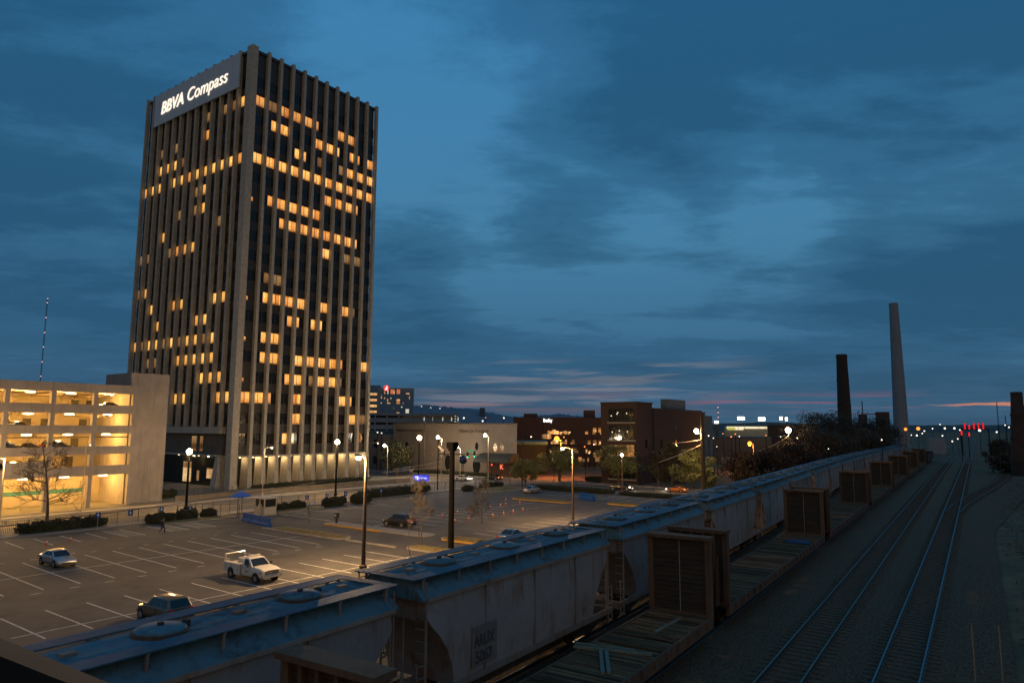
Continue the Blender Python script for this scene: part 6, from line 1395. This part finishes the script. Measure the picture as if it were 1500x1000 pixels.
def flatcar(L_):
    T = thing('bulkhead_flatcar', 'x', 'flatcar', (0, 0, 0), 0, 'bulkhead flatcars of the outer train'); h = L_/2
    pl = MB(); x = -h+.35; i = 0
    while x < h-.35:
        w = .235; dz = random.uniform(-.018, .018); e = random.uniform(-.04, .04); random.random() < .05 or pl.box(x, x+w-random.uniform(.02, .05), -1.38+e, 1.38+e, 1.02+dz, 1.10+dz); x += w
    pl.build('deck_planks', m_plank, T)
    sd = MB()
    for s in (-1, 1):
        sd.box(-h, h, s*1.45-.055, s*1.45+.055, .62, 1.11)
        for x in np.arange(-h+1.2, h-1, 1.25): sd.box(x-.09, x+.09, s*1.535-.03, s*1.535+.03, .78, 1.06)
    sd.build('side_sill', m_rustst, T)
    MB().box(-h-.5, h+.5, -.3, .3, .55, 1.0).box(-h, h, -1.39, 1.39, .95, 1.012).build('underframe', m_under, T)
    for s in (-1, 1):
        bx = s*(h-.18); b0 = MB(); ins = -s
        for y in (-1.40, 1.40): b0.box(bx-.18, bx+.18, y-.13, y+.13, 1.0, 4.62)
        b0.box(bx-.36, bx+.36, -1.56, 1.56, 4.56, 4.72).box(bx-.16, bx+.16, -1.4, 1.4, 1.06, 1.22)
        o = b0.build('bulkhead_frame', m_rustst, T, bevel=.015)
        ln = MB(); z = 1.2
        while z < 4.48: ln.box(bx+ins*.02-.05, bx+ins*.02+.05, -1.27, 1.27, z, z+.205); z += .22
        ln.build('planking', m_lining, o)
        pr = MB()
        for y in (-.85, -.3, .3, .85): pr.box(min(bx+s*.04, bx+s*.2), max(bx+s*.04, bx+s*.2), y-.06, y+.06, 1.1, 4.5)
        for y in (-1.0, 1.0): pr.hexa([(bx-ins*.1, y-.05, 1.1), (bx-ins*.5, y-.05, 1.1), (bx-ins*.5, y+.05, 1.1), (bx-ins*.1, y+.05, 1.1)], [(bx-ins*.1, y-.05, 3.4), (bx-ins*.14, y-.05, 3.4), (bx-ins*.14, y+.05, 3.4), (bx-ins*.1, y+.05, 3.4)])
        pr.build('brace', m_rustst, o)
        MB().tube((bx+ins*.09, -.02, 1.15), (bx+ins*.09, -.02, 4.5), .018, .018, 5).build('tie_cable', mat('pale_cable', (.33, .32, .28), .6) if 'pale_cable' not in bpy.data.materials else bpy.data.materials['pale_cable'], o)
    for x in (-h+2.0, h-2.0): bogie(T, x)
    return remember(T)
fl_specs = [(-65.5, -43.3, 'bulkhead flatcar nearest the bridge, empty deck between two rusty bulkheads'), (-40.9, -13.6, 'second bulkhead flatcar, with a scrap of blue tarpaulin on its deck'), (-11.2, 16.6, 'third bulkhead flatcar, with bare blue-lit deck'), (19.0, 46.8, 'fourth bulkhead flatcar in the outer train'), (49.2, 77.0, 'fifth bulkhead flatcar in the outer train'), (79.4, 107.2, 'sixth bulkhead flatcar in the outer train'), (109.6, 137.4, 'farthest bulkhead flatcar of the outer train')]
F27 = None
for i, (a, b_, lab) in enumerate(fl_specs):
    u = (a+b_)/2; loc = (u, flat_v(u)+1.5, 2.2); rz = math.atan2(flat_v(u+5)-flat_v(u-5), 10)
    if i == 0 or F27 is None:
        T = flatcar(b_-a)
        T.location = loc; T.rotation_euler = (0, 0, rz); T['label'] = lab
        if i == 1: F27 = T
    else: dup(F27, loc, rz, lab)
# dark gondola-like wagons beyond the flatcars
for i, (u, lab) in enumerate(((154, 'dark low wagon behind the last flatcar'), (172, 'farthest dark low wagon of the outer train'))):
    T = thing('gondola_wagon', lab, 'wagon', (u, flat_v(u)+1.5, 2.2), .048, 'dark wagons at the end of the outer train')
    MB().prism([(-1.5, .9), (1.5, .9), (1.5, 2.9), (1.4, 2.9), (1.4, 1.1), (-1.4, 1.1), (-1.4, 2.9), (-1.5, 2.9)], -7.5, 7.5, 'x').build('body', m_under, T); MB().box(-7.5, -7.4, -1.4, 1.4, 1.1, 2.9).box(7.4, 7.5, -1.4, 1.4, 1.1, 2.9).build('end_wall', m_under, T); bogie(T, -5.5); bogie(T, 5.5)
# loose things on the flatcar decks
def on_deck(name, label, cat, quadpts, m, th=.09):
    c = np.mean([q[:2] for q in quadpts], 0); b = MB().hexa([(q[0]-c[0], q[1]-c[1], 0) for q in quadpts], [(q[0]-c[0], q[1]-c[1], th) for q in quadpts]); o = b.build(name, m); o.location = (c[0], c[1], 3.312); return tag(o, label, cat)
m_gst = mat('green_steel', (.18, .22, .17), .6, .3, var=.2, scale=3)
def bar(x0, y0, x1, y1, w, lab):
    a, b = onz(x0, y0, 3.36)[:2], onz(x1, y1, 3.36)[:2]; d = (b-a)/np.linalg.norm(b-a); n = np.array([-d[1], d[0]])*w/2
    on_deck('steel_bar', lab, 'steel bar', [a-n, b-n, b+n, a+n], m_gst)
bar(842, 941, 930, 952, .09, 'pale green steel bar across the nearest flatcar deck, farther one of a pair'); bar(840, 946, 955, 958, .09, 'pale green steel bar across the nearest flatcar deck, nearer one of a pair')
bar(880, 952, 883, 985, .14, 'short steel channel lying lengthwise on the nearest deck, left one'); bar(888, 953, 892, 985, .14, 'short steel channel lying lengthwise on the nearest deck, right one')
bar(960, 925, 996, 905, .08, 'thin pale steel bar near the foot of the tall bulkhead')
q = [onz(x, y, 3.34) for x, y in ((1148, 793), (1186, 797), (1186, 791), (1160, 789))]
on_deck('tarpaulin', 'scrap of blue tarpaulin lying on the second flatcar', 'tarpaulin', q, mat('faded_tarpaulin', (.01, .045, .11), .8), .05)

# corner of the bridge the picture is taken from
a, b_ = at(-120, 884, 2.6), at(330, 1070, 2.9); d = b_-a; o = MB(); nrm = np.array([d[1], -d[0], 0]); nrm /= np.linalg.norm(nrm)
if nrm@_fh > 0: nrm = -nrm
top = [(0, 0, 0), tuple(d), tuple(d+nrm*.5), tuple(nrm*.5)]; bot = [(p[0], p[1], p[2]-1.3) for p in top]
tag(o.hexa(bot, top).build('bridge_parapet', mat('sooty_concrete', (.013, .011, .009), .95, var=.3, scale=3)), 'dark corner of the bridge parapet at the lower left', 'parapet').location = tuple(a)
